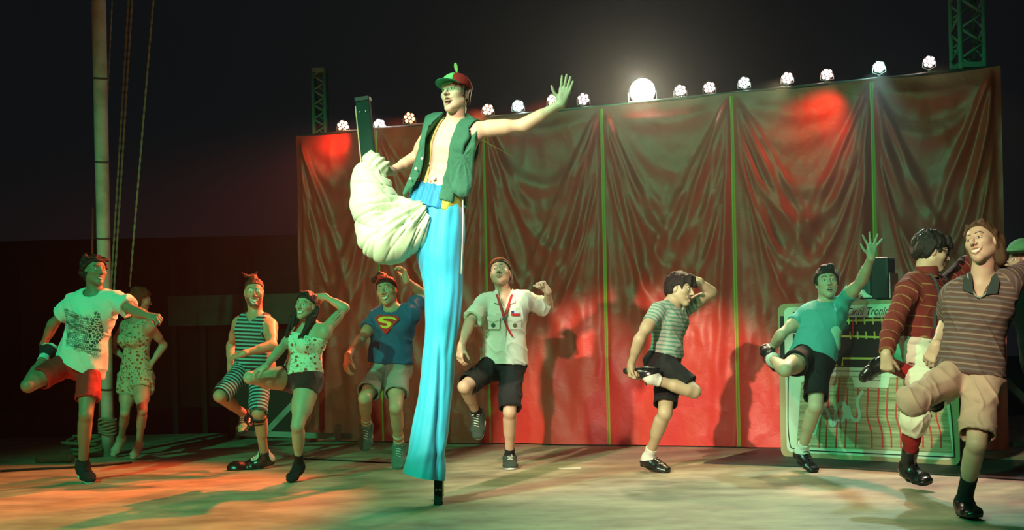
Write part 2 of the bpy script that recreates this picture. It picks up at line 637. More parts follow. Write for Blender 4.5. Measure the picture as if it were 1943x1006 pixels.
    def neck_ops(f):
        j = f.j; r = (.050 if f.fem else .060) * f.H
        return [('u', .02, cone(f.hp(0, -.022, -.055), j['nk'] - f.up * .03, r * .97, r)),
                ('u', .03, cone(j['nk'] - f.up * .02 + f.fw * 0, j['nk'] + (j['sR'] - j['nk']) * .62 - f.up * .005, .050, .042)),
                ('u', .03, cone(j['nk'] - f.up * .02, j['nk'] + (j['sL'] - j['nk']) * .62 - f.up * .005, .050, .042))]

    # ---- trunk
    def torso(f, add=0.0, lo=0.0, hem=None):
        """hem: (how far below the hips, radius gain)"""
        j, u, H, B = f.j, f.up, f.H, f.bulk
        tl = f.tl
        P = lambda t: f.pc + u * (t * tl)
        a = add
        if f.fem: w = dict(p0=(.160, .112), p1=(.135, .098), c0=(.112, .088), c1=(.130, .100), c2=(.120, .085))
        else: w = dict(p0=(.152, .108), p1=(.142, .100), c0=(.136, .096), c1=(.160, .115), c2=(.150, .095))
        w = {k: (v[0] * B * H + a, v[1] * B * H + a) for k, v in w.items()}
        O = [('u', 0, fcone(P(-.02), P(.20), w['p0'], w['p1'], f.hx, 0)),
             ('u', .05, fcone(P(.20), P(.42), w['p1'], w['c0'], f.hx, 0)),
             ('u', .05, fcone(P(.42), P(.66), w['c0'], w['c1'], f.sx, 0)),
             ('u', .05, fcone(P(.66), P(.80), w['c1'], w['c2'], f.sx, 0))]
        for s in 'RL':
            sh = j['s' + s]; ns = -1 if s == 'R' else 1
            O.append(('u', .05, cone(P(.86) + f.sx * ns * .03, sh - u * .01, .060 * H + a, .052 * H + a)))
            O.append(('u', .04, cone(P(.72) + f.sx * ns * .09 * H, sh - u * .03, .066 * H + a, .045 * H + a)))
        for s in (-1, 1):   # seat
            O.append(('u', .04, cone(P(.02) + f.hx * s * .075 * H - f.fwh * .045, P(-.08) + f.hx * s * .075 * H - f.fwh * .045, .085 * H + a, .080 * H + a)))
            if f.fem:
                O.append(('u', .035, ell(P(.62) + f.sx * s * .062 + f.fw * .085, np.eye(3), [.056 + a] * 3)))
            else:
                O.append(('u', .04, ell(P(.70) + f.sx * s * .075 * H + f.fw * .062 * B, np.stack([f.sx, u, f.fw]), [.075 + a, .055 + a, .042 + a])))
        return O

    def limb_r(f, fem=None):
        k = (.88 if f.fem else 1.0) * f.H
        return dict(ua=(.045 * k, .037 * k), fa=(.038 * k, .026 * k), th=((.088 if f.fem else .080) * f.H * f.legk, .051 * k * f.legk), sh=(.045 * k * f.legk, .034 * k))

    def arm_ops(f, s, add=0.0, t0=0.0, t1=1.0):
        j = f.j; r = f.limb_r(); a, e, w = j['s' + s], j['el' + s], j['wr' + s]
        d1 = nrm(e - a)
        return [('u', .03, cone(a, e, r['ua'][0] + add, r['ua'][1] + add)),
                ('u', .03, cone(a + (e - a) * .3, a + (e - a) * .6, r['ua'][0] * 1.05 + add, r['ua'][0] * .98 + add)),
                ('u', .02, cone(e, w, r['fa'][0] + add, r['fa'][1] + add)),
                ('u', .02, cone(e + (w - e) * .12, e + (w - e) * .45, r['fa'][0] * 1.05 + add, r['fa'][0] * .9 + add))]

    def leg_ops(f, s, add=0.0):
        j = f.j; r = f.limb_r(); h, k, a = j['h' + s], j['kn' + s], j['an' + s]
        sd = nrm(a - k); th = nrm(k - h)
        back = -(th - (th @ sd) * sd)
        if np.linalg.norm(back) < .35:
            fd = nrm(j['to' + s] - a); back = -(fd - (fd @ sd) * sd)
        back = -nrm(back)
        td = nrm(j['to' + s] - a)
        bk = -(td - (td @ sd) * sd)
        bk = nrm(bk) if np.linalg.norm(bk) > .3 else -f.fwh
        return [('u', .04, cone(h, k, r['th'][0] + add, r['th'][1] + add)),
                ('u', .03, cone(h + (k - h) * .25, h + (k - h) * .6, r['th'][0] * .97 + add, r['th'][0] * .84 + add)),
                ('u', .02, cone(k, a, r['sh'][0] + add, r['sh'][1] + add)),
                ('u', .03, cone(k + (a - k) * .18 + bk * .016, k + (a - k) * .45 + bk * .012, r['sh'][0] * 1.06 + add, r['sh'][0] * .96 + add))]

    def foot_frame(f, s):
        j = f.j; a, t = j['an' + s], j['to' + s]
        d = nrm(t - a); sd = nrm(a - j['kn' + s])
        n = sd - (sd @ d) * d
        if s in f.footn: n = np.array(f.footn[s], float); n = n - (n @ d) * d
        n = nrm(n) if np.linalg.norm(n) > .12 else np.array([0, 0, -1.0])
        ph = math.atan(.07 / .19)
        fd = d * math.cos(ph) - n * math.sin(ph); dn = n * math.cos(ph) + d * math.sin(ph)
        return a, fd, dn, nrm(np.cross(fd, dn))

    def foot_ops(f, s, add=0.0, lf=1.0, tip=1.0):
        a, fd, dn, sd = f.foot_frame(s); H = f.H
        Q = lambda x, z: a + fd * x * H * lf + dn * z * H
        return [('u', .02, cone(a, Q(-.02, .035), .036 * H + add, .034 * H + add)),
                ('u', .02, cone(Q(-.035, .042), Q(.02, .050), .029 * H + add, .026 * H + add)),
                ('u', .03, cone(a + dn * .012, Q(.11, .050), .034 * H + add, .022 * H + add, sd, 1.25)),
                ('u', .02, cone(Q(.02, .050), Q(.12, .054), .024 * H + add, .022 * H + add, sd, 1.55)),
                ('u', .02, cone(Q(.12, .054), Q(.175, .058), .021 * H + add, .013 * H + add * tip, sd, 1.9))]

    # ---- hands
    def hand_ops(f, s):
        j = f.j; w = j['wr' + s]; e = j['el' + s]
        hp = f.hands.get(s, {})
        d = hp.get('dir'); d = nrm(w - e) if d is None else nrm(d)
        n = hp.get('palm'); n = np.array([0, -1.0, 0]) if n is None else np.array(n, float)
        n = n - (n @ d) * d
        n = nrm(n) if np.linalg.norm(n) > .05 else nrm(np.cross(d, [0, 0, 1.0]))
        t = np.cross(d, n) * (1 if s == 'R' else -1)
        curl = hp.get('curl', .25); spread = hp.get('spread', .12); k = (.95 if not f.fem else .86) * f.H * hp.get('k', 1)
        thumb = hp.get('thumb', .6)
        f.hand_pts = getattr(f, 'hand_pts', {})
        O = [('u', .015, cone(w - d * .01, w + d * .02 * k, .026 * k, .025 * k, t, 1.15))]
        xs = [.030, .010, -.010, -.028]
        ln = [(.042, .026, .020), (.047, .029, .021), (.043, .027, .020), (.033, .021, .018)]
        for i, x in enumerate(xs):
            kn = w + (d * (.088 - .004 * abs(i - 1)) + t * x) * k
            O.append(('u', .016, cone(w + (d * .02 + t * x * .55) * k, kn, .0145 * k, .0115 * k)))
        tips = []
        O.append(('u', .016, cone(w + (d * .02 + t * .018 + n * .008) * k, w + (d * .045 + t * .022 + n * .008) * k, .018 * k, .013 * k)))
        for i, x in enumerate(xs):
            kn = w + (d * (.088 - .004 * abs(i - 1)) + t * x) * k
            cu = curl[i] if isinstance(curl, (list, tuple)) else curl
            fd = nrm(d + t * spread * (x / .028) * 1.2)
            p = kn; ang = 0
            for m, (L, a) in enumerate(zip(ln[i], (1.35, 1.65, 1.1))):
                ang += cu * a
                dd = rotv(fd, np.cross(fd, n), ang)
                q = p + dd * L * k
                r0, r1 = (.0092, .0082, .0076, .0066)[m] * k, (.0082, .0076, .0066)[m] * k
                O.append(('u', .004 if m else .007, cone(p, q, r0, r1)))
                p = q
            tips.append(p)
        # thumb leaves the side of the palm near its base
        b0 = w + (d * .024 + t * .022 + n * .006) * k
        td = nrm(d * (1.0 - .35 * thumb) + t * (.35 + thumb) + n * .35)
        b1 = b0 + td * .040 * k
        td2 = nrm(td + d * .35 - t * .15 + n * (.6 * (1 - thumb)))
        b2 = b1 + td2 * .032 * k
        td3 = nrm(td2 + d * .2 + n * (.5 * (1 - thumb)))
        b3 = b2 + td3 * .024 * k
        O += [('u', .012, cone(b0, b1, .0135 * k, .0105 * k)), ('u', .004, cone(b1, b2, .0102 * k, .009 * k)), ('u', .004, cone(b2, b3, .009 * k, .0072 * k))]
        f.hand_pts[s] = (w, d, n, t, tips)
        return O

    # ---- body mesh
    def body(f, feet='RL', extra=None, cols=None, seat=True, legs='RL'):
        ops = f.head_ops()
        ops += f.neck_ops()
        T = f.torso()
        ops.append(('u', .02, T))
        for s in 'RL':
            A = f.arm_ops(s)
            ops.append(('u', .035, A + [('u', .012, f.hand_ops(s))]))
        for s in legs:
            ops.append(('u', .03, f.leg_ops(s) + [('u', .02, f.foot_ops(s))]))
        if extra: ops += extra
        f.body_spec = ops
        pts = np.array([f.hc + [0, 0, .2], f.hc - [0, 0, .2], f.hc + [.14, 0, 0], f.hc - [.14, 0, 0]] + [v for k, v in f.j.items()] +
                       [v for h in f.hand_pts.values() for v in h[4]])
        lo, hi = pts.min(0) - .15, pts.max(0) + .15
        v, q = iso_mesh(ops, lo, hi, .0048)
        v, q = drop_islands(v, q, 2)
        me = to_mesh('body', v, q)
        # finer head
        if VF <= 1.3:
            L = f.hl(v.astype(float))
            headm = (L[:, 1] > -.02) & (L[:, 2] < .075) & (L[:, 2] > -.16) & (np.abs(L[:, 0]) < .07) & (L[:, 1] < .16)
            bm = bmesh.new(); bm.from_mesh(me); bm.verts.ensure_lookup_table()
            for rep in range(1):
                es = [e for e in bm.edges if headm[e.verts[0].index] and headm[e.verts[1].index]]
                bmesh.ops.subdivide_edges(bm, edges=es, cuts=1, use_grid_fill=True)
            ng = [fa for fa in bm.faces if len(fa.verts) > 4]
            bmesh.ops.triangulate(bm, faces=ng)
            bm.to_mesh(me); bm.free()
            n = len(me.vertices); co = np.empty(n * 3, np.float32); me.vertices.foreach_get('co', co); co = co.reshape(-1, 3)
            L = f.hl(co.astype(float))
            hm = (L[:, 1] > -.03) & (L[:, 2] < .09) & (L[:, 2] > -.17) & (np.abs(L[:, 0]) < .08) & (L[:, 1] < .17)
            c2 = co[hm]
            for _ in range(2):
                d = evp(ops, c2); gr = grad(ops, c2, e=.0008); n2 = np.einsum('ij,ij->i', gr, gr)
                c2 = c2 - gr * np.clip(d / np.maximum(n2, .3), -.003, .003)[:, None]
            co[hm] = c2
            me.vertices.foreach_set('co', co.ravel()); me.update()
            v = co
        col = f.skin_cols(v.astype(float))
        if cols: col = cols(f, v.astype(float), col)
        set_attr(me, 'Col', np.concatenate([col, np.ones((len(col), 1))], 1), 'FLOAT_COLOR')
        m = mat('skin', f.skin, rough=.5, pattern='vcol', spec=.45, bump=.08, bscale=90)
        f.bodyo = link('body', me, m, f.root)
        return f

    def skin_cols(f, v):
        n = len(v); base = np.array(f.skin)
        col = np.tile(base, (n, 1)) * (1 + .06 * vnoise(v * 25)[:, None])
        L = f.hl(v); x, y, z = L[:, 0], L[:, 1], L[:, 2]; ax = np.abs(x)
        p = f.facep; o = p.get('open', 0.0); sm = p.get('smile', 0.0)
        hd = (y > .03) & (z > -.16) & (z < .1)

        def mixc(mk, c, k=1.0):
            mk = mk & hd
            col[mk] = col[mk] * (1 - k) + np.array(c) * k
        lipc = p.get('lip', (base[0] * .8, base[1] * .42, base[2] * .42))
        w = .021 + .007 * sm
        zc = .008 * sm * (ax / w) ** 2
        if p.get('beard'):
            br = ((z < -.050 - .25 * np.abs(y - .06)) & (y > .0) & (z > -.112 - o - .15 * (.09 - y))) & ~((ax < w) & (z > -.056 + zc))
            k = p['beard']; bc = np.array((.03, .02, .015))
            mk = br & hd; col[mk] = col[mk] * (1 - k) + bc * k
        mixc((((x / (w + .001)) ** 2 + ((z + .067 + o * .5 - zc * .7) / (.0125 + o * .5)) ** 2) < 1) & (y > .07), lipc, .7)
        if o > .004:
            inn = (((x / (w * .88)) ** 2 + ((z + .0675 + o * .5 - zc) / (.0032 + o * .5)) ** 2) < 1) & (y > .05)
            mixc(inn, (.06, .012, .012) if (sm < .5 or o > .018) else (.80, .76, .66))
            th = .0085 if sm > .5 else .007
            mixc(inn & (z > -.0675 - th + zc * .6 + .003) & (y > .055), (.80, .76, .66))
        elif sm > .4:
            mixc((ax < w * .85) & (z > -.0705 + zc) & (z < -.0635 + zc) & (y > .06), (.80, .76, .66))
        # eyes
        ex = ax - .031
        sq = p.get('squint', 0.0)
        eye = ((ex / .0135) ** 2 + ((z + .001) / (.0062 * (1 - sq * .6))) ** 2) < 1
        mixc(((ex / .0155) ** 2 + ((z + .001) / .0090) ** 2) < 1, tuple(base * .30), .8)
        mixc(eye, (.72, .70, .66))
        gx = p.get('gaze', 0.0)
        mixc(eye & (((x - np.sign(x) * .031 - gx) ** 2 + (z + .0005) ** 2) < .0056 ** 2), (.03, .015, .01))
        arch = .0285 - (np.abs(ax - .033) / .02) ** 2 * .005 + p.get('brow', 0) * .004
        mixc((np.abs(z - arch) < (.0036 if not f.fem else .0024)) & (ax > .011) & (ax < .052), p.get('browc', (.025, .016, .012)), .9)
        nost = ((ax - .008) ** 2 + (z + .0435) ** 2 < .0038 ** 2) & (y > .09)
        mixc(nost, (.06, .02, .015), .8)
        if p.get('makeup'):
            mk = ((ax - .031) ** 2 + (z - .012) ** 2 < .017 ** 2) & ~eye & (z > .003)
            mixc(mk, (.75, .75, .72), .75)
            mixc((x ** 2 + (z + .033) ** 2 < .012 ** 2) & (y > .10), (.7, .05, .04), .9)
            mixc((ax < .032) & (z < -.048) & (z > -.056) & (y > .07), (.03, .02, .02), .9)
            mixc((((x / .037) ** 2 + ((z + .070 + o * .5 - zc) / (.021 + o * .5)) ** 2) < 1) & (((x / (w + .001)) ** 2 + ((z + .067 + o * .5 - zc) / (.012 + o * .5)) ** 2) > 1) & (y > .06), (.75, .75, .72), .75)
        return np.clip(col, 0, 1)

    # ---- clothes and hair
    def cloth(f, name, ops, m, wr=.004, fr=9.0, vox=.0058, parent=None, segs=None, st_scale=1.0, folds=None, pad=.2, label=None):
        """ops: implicit shape; wr: fold depth"""
        pts = np.array([v for v in f.j.values()] + [f.hc])
        lo, hi = pts.min(0) - pad, pts.max(0) + pad
        v, q = iso_mesh(ops, lo, hi, vox)
        if len(q) == 0:
            print('EMPTY', name); return None
        v, q = drop_islands(v, q, .05)
        if segs is None: segs = f.segs()[:1] if getattr(f, 'flat_st', False) else f.segs()
        st, d1 = f.st(v, segs)
        if wr:
            g = grad(ops, v); g /= np.linalg.norm(g, axis=1)[:, None] + 1e-6
            u = np.stack([v @ f.sx, v @ f.up, v @ f.fw], 1)
            n = vnoise(np.stack([u[:, 0] * fr + 3, u[:, 1] * fr * .55, u[:, 2] * fr], 1) + 20) + .5 * vnoise(u * fr * 2.1 + 40)
            n = np.sign(n) * np.abs(n) ** .8
            # creases: ridged noise
            rd = 1 - 2 * np.abs(vnoise(np.stack([(u[:, 0] + u[:, 1] * .5) * fr * .8, (u[:, 1] - .6 * u[:, 0]) * fr * 1.6, u[:, 2] * fr * .8], 1) + 9))
            r2 = 1 - np.abs(vnoise(np.stack([(u[:, 0] * .9 - u[:, 1] * .45) * fr * .55, (u[:, 1] * .8 + .5 * u[:, 0]) * fr * 1.05, u[:, 2] * fr * .6], 1) + 60))
            r3 = 1 - np.abs(vnoise(np.stack([(u[:, 0] + u[:, 1] * .7) * fr * 1.3, (u[:, 1] * .7 - u[:, 0]) * fr * .5, u[:, 2] * fr], 1) + 77))
            v = v + g * ((n * .5 + rd * .5 + 1.7 * (r2 ** 6 - .25) + 1.4 * (r3 ** 7 - .2)) * wr)[:, None]
        if folds is not None:
            if not wr:
                g = grad(ops, v); g /= np.linalg.norm(g, axis=1)[:, None] + 1e-6
            v = v + g * folds(f, v)[:, None]
        me = to_mesh(name, v, q)
        set_attr(me, 'st', st)
        o = link(name, me, m, parent or f.root)
        if label: o['label'] = label
        return o

    def segs(f):
        j = f.j
        S_ = [(f.pc - f.up * .1, j['nk'] - f.up * .12, f.sx, .13, 0)]
        for s in 'RL':
            S_.append((j['s' + s], j['el' + s], f.fw, .05, .045))
            S_.append((j['el' + s], j['wr' + s], f.fw, .04, 0))
            S_.append((j['h' + s], j['kn' + s], f.hx, .08, 0))
            S_.append((j['kn' + s], j['an' + s], f.hx, .05, 0))
        return S_

    def st(f, v, segs):
        best = np.full(len(v), 9.0); st = np.zeros((len(v), 3))
        for i, (a, b, ax, r, bias) in enumerate(segs):
            d = b - a; L = np.linalg.norm(d); u = d / L
            s = (v - a) @ u
            q = v - a - np.clip(s, bias, L)[:, None] * u
            dist = np.linalg.norm(q, axis=1) - r
            mk = dist < best
            x = ax - (ax @ u) * u; x = nrm(x)
            best[mk] = dist[mk]
            y = np.cross(x, u)
            st[mk] = np.stack([(v - a) @ x, s, (v - a) @ y], 1)[mk]
        return st, best

    def tshirt(f, m, name='t_shirt', add=.014, hem=-.10, sleeve=.55, hemout=.012, neck=.062, hemn=None, vneck=0, sadd=.016, wr=.004, sl='RL', sl2=None, parent=None, longs=None, collar_drop=.0, hemw=1.0, folds=None, label=None):
        j, u = f.j, f.up
        T = f.torso(add)
        P = lambda t: f.pc + u * t
        # hanging skirt of the shirt
        T.append(('u', .05, fcone(P(.12), P(hem - .05), (.142 * f.bulk * f.H + add, .104 * f.bulk * f.H + add), (.152 * f.bulk * hemw + add + hemout, .115 * hemw * f.bulk + add + hemout), f.hx, 0)))
        T += [('u', .03, cone(j['nk'] - u * .035, j['nk'] + (j['s' + s] - j['nk']) * .62 - u * .005, .050 + add * .8, .042 + add)) for s in 'RL']
        hn = -u if hemn is None else np.array(hemn)
        T.append(('i', .004, plane(P(hem), hn)))
        T.append(('s', .008, fcone(P(hem - .03), P(hem + .05), (.152 * f.bulk * hemw + add + hemout - .01, .115 * hemw * f.bulk + add + hemout - .01), (.150 * f.bulk + add - .012, .11 * f.bulk + add - .012), f.hx, 0)))
        ops = [('u', 0, T)]
        r = f.limb_r()
        for s in sl:
            t = sleeve[s] if isinstance(sleeve, dict) else sleeve
            a, e, w = j['s' + s], j['el' + s], j['wr' + s]
            if t <= 1:
                b = a + (e - a) * t
                tl = np.linalg.norm(b - a); dd = nrm(e - a)
                ops.append(('u', .02, [('u', 0, cone(a, b, r['ua'][0] + add + .004, r['ua'][1] + sadd + .008, flat='b')),
                                       ('s', .003, cone(b - dd * .02, b + dd * .03, r['ua'][1] + .003, r['ua'][1] + sadd - .002))]))
            else:
                b = e + (w - e) * (t - 1); dd = nrm(w - e)
                ops.append(('u', .02, [('u', 0, cone(a, e, r['ua'][0] + add, r['ua'][1] + sadd)),
                                       ('u', .02, cone(e, b, r['fa'][0] + sadd, (r['fa'][0] + (r['fa'][1] - r['fa'][0]) * (t - 1)) + sadd * .8, flat='b')),
                                       ('s', .003, cone(b - dd * .02, b + dd * .03, r['fa'][1] + .004, r['fa'][1] + sadd * .5))]))
        # neck opening
        nc = j['nk'] + u * .03 + f.fw * .02
        ops.append(('s', .006, cone(nc - u * (.045 + collar_drop) + f.fw * .015, nc + u * .1, neck, neck + .01)))
        if vneck:
            ops.append(('s', .004, [('u', 0, fcone(j['nk'] - u * vneck + f.fw * .10, j['nk'] + u * .03 + f.fw * .08, (.004, .06), (.062, .07), f.sx, 0))]))
        return f.cloth(name, ops, m, wr=wr, parent=parent, folds=folds, label=label)

    def shorts(f, m, name='shorts', waist=.11, len_=.75, add=.014, flare=.02, wr=.004, lens=None, belt=True, parent=None, below=0, folds=None, label=None, topadd=0.0):
        """len_: share of the thigh covered; >1 runs down the shin"""
        j, u = f.j, f.up
        r = f.limb_r()
        T = f.torso(add)
        T.append(('i', .003, plane(f.pc + u * waist, u)))
        ops = [('u', 0, T)]
        for s in 'RL':
            t = lens[s] if lens else len_
            h, k, a = j['h' + s], j['kn' + s], j['an' + s]
            if t <= 1:
                b = h + (k - h) * t; dd = nrm(k - h)
                rb = (r['th'][0] + (r['th'][1] - r['th'][0]) * t) + add + flare
                ops.append(('u', .03, [('u', 0, cone(h, b, r['th'][0] + add, rb, flat='b')),
                                       ('s', .004, cone(b - dd * .05, b + dd * .04, rb - .012, rb - .009))]))
            else:
                b = k + (a - k) * (t - 1); dd = nrm(a - k)
                rb = (r['sh'][0] + (r['sh'][1] - r['sh'][0]) * (t - 1)) + add + flare
                ops.append(('u', .03, [('u', 0, cone(h, k, r['th'][0] + add, r['th'][1] + add + .006)),
                                       ('u', .03, cone(k, b, r['th'][1] + add + .004, rb, flat='b')),
                                       ('s', .004, cone(b - dd * .03, b + dd * .04, rb - .010, rb - .008))]))
        return f.cloth(name, ops, m, wr=wr, parent=parent, folds=folds, label=label)

    def sock(f, s, m, t=.35, add=.005, foot=True, name='sock', low=1.0):
        j = f.j; r = f.limb_r(); k, a = j['kn' + s], j['an' + s]
        b = a + (k - a) * t; dd = nrm(k - a)
        O = [('u', 0, f.leg_ops(s, add)[2:] + ([('u', .02, f.foot_ops(s, add * .8))] if foot else [])), ('i', .002, plane(b, dd))]
        if not foot: O.append(('i', .002, plane(a - dd * .03 * low, -dd)))
        return f.cloth(name, O, m, wr=.001, fr=25, vox=.0045)

    def shoe(f, s, m, msole=None, top=.02, add=.009, lf=1.0, name='shoe', sole_t=.018, laces=None, toecap=None, clown=False):
        a, fd, dn, sd = f.foot_frame(s); H = f.H
        shd = nrm(f.j['kn' + s] - a)
        O = [('u', 0, f.foot_ops(s, add, lf, tip=1.1)), ('i', .004, plane(a - dn * top, -dn + fd * -.28) if top < .03 else plane(a + shd * top, shd)), ('i', .003, plane(a + dn * (.070 * H + .004), dn))]
        if clown:
            O.insert(1, ('u', .03, ell(a + fd * .24 + dn * .040, np.stack([fd, sd, dn]), [.075, .062, .042])))
        if top > .03:
            O.insert(1, ('u', .02, cone(a, a + shd * top * 1.1, .040 * H + add * .4, (.041 if top < .1 else .050) * H + add * .3)))
        o = f.cloth(name, O, m, wr=.0008, fr=25, vox=.0042)
        Q = lambda x: a + fd * x * H * lf + dn * (.070 * H + .003)
        w = .034 * H
        R3 = np.stack([fd, sd, dn])
        SO = [('u', 0, cone(Q(-.035), Q(.06), .032 * H + add * .6, .032 * H + add * .6)), ('u', .03, cone(Q(.06), Q(.165), .036 * H + add * .7, .024 * H + add, sd, 1.35))]
        if clown: SO.append(('u', .03, cone(Q(.14), Q(.255), .045, .058, sd, 1.1)))
        SO = [('u', 0, SO), ('i', .002, plane(a + dn * (.070 * H + sole_t * .35 + .002), dn)), ('i', .002, plane(a + dn * (.070 * H - sole_t * .65), -dn))]
        if msole is not None: f.cloth('sole', SO, msole, wr=0, vox=.0042, parent=o)
        if laces is not None:
            bm = bmesh.new()
            for i in range(5):
                x = .035 + i * .018
                c = a + fd * x * lf + dn * (.012 + .009 * i - .034 * H - add + .002)
                pts = [c + sd * (t * .020) + dn * (.004 * abs(t) ** 2 * 1.2 - .004) + fd * (.006 * t) for t in np.linspace(-1, 1, 7)]
                bm_tube(bm, pts, .0028, 6)
            c = a + fd * .032 * lf + dn * (-.028 - add)
            for t in (-1, 1):
                bm_tube(bm, [c, c + sd * t * .02 - dn * .012, c + sd * t * .034 - dn * .002, c + sd * t * .02 + dn * .006, c], .0028, 6)
            bm_link('laces', bm, laces, o, True)
        return o

    def hair_ops(f, th=.014, front=.066, back=-.075, side=0.0, slope=.55, bs=-.02):
        K = f.hs
        hc, R3 = f.hc.astype(np.float32), f.hR3.astype(np.float32)

        def cut(p):
            L = (p - hc) @ R3.T / K
            y, z = L[..., 1], L[..., 2]
            d1 = (-(z - (front + slope * (y - .09)))) / math.sqrt(1 + slope * slope)
            d2 = np.maximum(y - bs, -(z - back))
            return np.minimum(d1, d2) * K
        return [('u', 0, [('u', 0, f.E((0, -.015, .030), (.076 + th, .096 + th, .086 + th))),
                          ('u', .02, f.E((0, -.045, -.025), (.062 + th * .8, .055 + th, .055)))]), ('i', .008, cut)]

    def hair(f, m, ops=None, amp=.004, fr=90, name='hair', extra=None, along=2, vox=.0048, label=None):
        O = list(ops if ops is not None else f.hair_ops())
        if extra: O += extra
        pts = np.array([f.hc])
        lo, hi = pts.min(0) - .42, pts.max(0) + .25
        v, q = iso_mesh(O, lo, hi, vox)
        v, q = drop_islands(v, q, .02)
        g = grad(O, v); g /= np.linalg.norm(g, axis=1)[:, None] + 1e-6
        L = f.hl(v.astype(float))
        s = np.array([1., 1., 1.]) * fr; s[along] *= .22
        n = vnoise(L * s + 30) * .9 + vnoise(L * s * .42 + 10) * 1.3 + vnoise(L * 30 + 5) * .8
        v = v + g * (n * amp)[:, None]
        me = to_mesh(name, v, q)
        o = link(name, me, m, f.root)
        if label: o['label'] = label
        return o

    def decal(f, name, me2, m, parent, spec, origin, axx, axy, fw, off=.003, depth=.25):
        """lays a flat mesh (x,y in metres) onto the surface of spec, coming from the front"""
        n = len(me2.vertices); co = np.empty(n * 3, np.float32); me2.vertices.foreach_get('co', co); co = co.reshape(-1, 3)
        p = origin + co[:, :1] * axx + co[:, 1:2] * axy + fw * depth
        p = p.astype(np.float32); f0 = np.asarray(fw, np.float32)
        for _ in range(40):
            d = evp(spec, p)
            p = p - f0 * np.clip(d - off, -.01, .05)[:, None] * .8
        me2.vertices.foreach_set('co', p.ravel()); me2.update()
        return link(name, me2, m, parent)

# ------------------------------------------------------------------ shared cloth materials
M_BLACK = mat('black_cloth', (.008, .008, .009), .85, bump=.15, bscale=200)
M_HAIR = mat('dark_hair', (.012, .008, .006), .55, spec=.4, bump=.5, bscale=260)
M_HAIRB = mat('brown_hair', (.05, .022, .010), .55, spec=.4, bump=.5, bscale=260)
M_RUB = mat('white_rubber', (.62, .62, .58), .6)
M_RUBK = mat('black_rubber', (.01, .01, .01), .6)
M_LEA = mat('black_leather', (.010, .010, .011), .28, spec=.6)
M_LACE = mat('white_lace', (.7, .7, .66), .8)
M_WSOCK = mat('white_sock', (.72, .72, .68), .9, bump=.2, bscale=250)
M_METAL = mat('steel', (.6, .6, .58), .3, metal=1.0)


def curve_decal(polys, step=.006):
    """filled flat shapes (outer loop and holes) as one mesh cut fine enough to follow cloth"""
    bm = bmesh.new()
    for loop in polys:
        vs = [bm.verts.new((x, y, 0)) for x, y in loop]
        for i in range(len(vs)): bm.edges.new((vs[i], vs[(i + 1) % len(vs)]))
    bmesh.ops.triangle_fill(bm, use_beauty=True, use_dissolve=False, edges=bm.edges[:])
    for _ in range(5):
        es = [e for e in bm.edges if e.calc_length() > step * 1.6]
        if not es: break
        bmesh.ops.subdivide_edges(bm, edges=es, cuts=1)
        bmesh.ops.triangulate(bm, faces=bm.faces[:])
    me = bpy.data.meshes.new('print'); bm.to_mesh(me); bm.free()
    return me


def ring_decal(r, n=20): return [(r * math.cos(2 * math.pi * i / n), r * math.sin(2 * math.pi * i / n)) for i in range(n)]




# ================================================================== 1 man in white printed shirt
def person_white_shirt():
    f = Fig('person', 'man in white t-shirt with dark print and red shorts, holding his raised foot', (160, 912),
            dict(nk=(182, 543, 0), sR=(144, 563, .02), sL=(218, 558, -.04), hR=(135, 676, .02), hL=(170, 682, -.02),
                 elR=(101, 604, '+'), wrR=(82, 645, '+'), elL=(259, 582, '-'), wrL=(284, 590, '-'),
                 knR=(53, 722, '-'), anR=(88, 662, '+'), toR=(84, 655, '+'), knL=(163, 778, '-'), anL=(157, 872, '+'), toL=(172, 905, '-')),
            (180, 504, -.02, 48, 6, 4), skin=(.32, .19, .12), facep=dict(smile=.5, open=.006),
            hands=dict(R=dict(dir=(.05, .3, -1), palm=(.8, .2, 0), curl=.7), L=dict(dir=(.75, -.55, -.1), palm=(.2, .5, -.8), curl=.8, thumb=.3)))
    f.body()
    f.flat_st = True
    f.tshirt(mat('printed_cotton', (.74, .76, .70), .85, (.015, .02, .02), 'patch', bump=.12, bscale=160), add=.020, hem=-.03, sleeve=.62, sadd=.035, hemout=.035, neck=.075, wr=.006,
             hemn=tuple(-(f.up) * .95 + f.sx * -.28 ))
    f.flat_st = False
    f.shorts(mat('red_cotton', (.50, .022, .018), .8, bump=.15, bscale=120), waist=.10, lens=dict(R=.72, L=.70), flare=.014, add=.014)
    mk = mat('dark_knit', (.015, .017, .022), .85, bump=.3, bscale=260)
    f.shoe('L', mk, M_RUB, top=.045, laces=M_RUBK); f.shoe('R', mk, M_RUB, top=.045, laces=M_RUBK)
    f.sock('R', M_WSOCK, t=.22); f.sock('L', M_BLACK, t=.12)
    ex = []
    rr = random.Random(4)
    for i in range(46):    # loose curls round the back and the top
        a = rr.uniform(-2.6, 2.6); z = rr.uniform(-.06, .115)
        y = -.03 + .02 * math.cos(a); R_ = math.sqrt(max(.03, 1 - ((z - .03) / .105) ** 2)) * .098
        p = (math.sin(a) * R_ * .92, -.03 - math.cos(a) * R_ * .98 if abs(a) < 1.9 else -.01, z)
        if p[1] > .02 and z < .075: continue
        ex.append(('u', .008, f.E(p, (rr.uniform(.018, .028),) * 3)))
    for i in range(9):
        a = rr.uniform(-1.5, 1.5)
        ex.append(('u', .008, f.E((math.sin(a) * .08, .055 + .02 * math.cos(a) - .02, .088), (.02, .02, .016))))
    f.hair(M_HAIR, f.hair_ops(th=.016, front=.072, back=-.09), amp=.006, extra=ex)
    return f


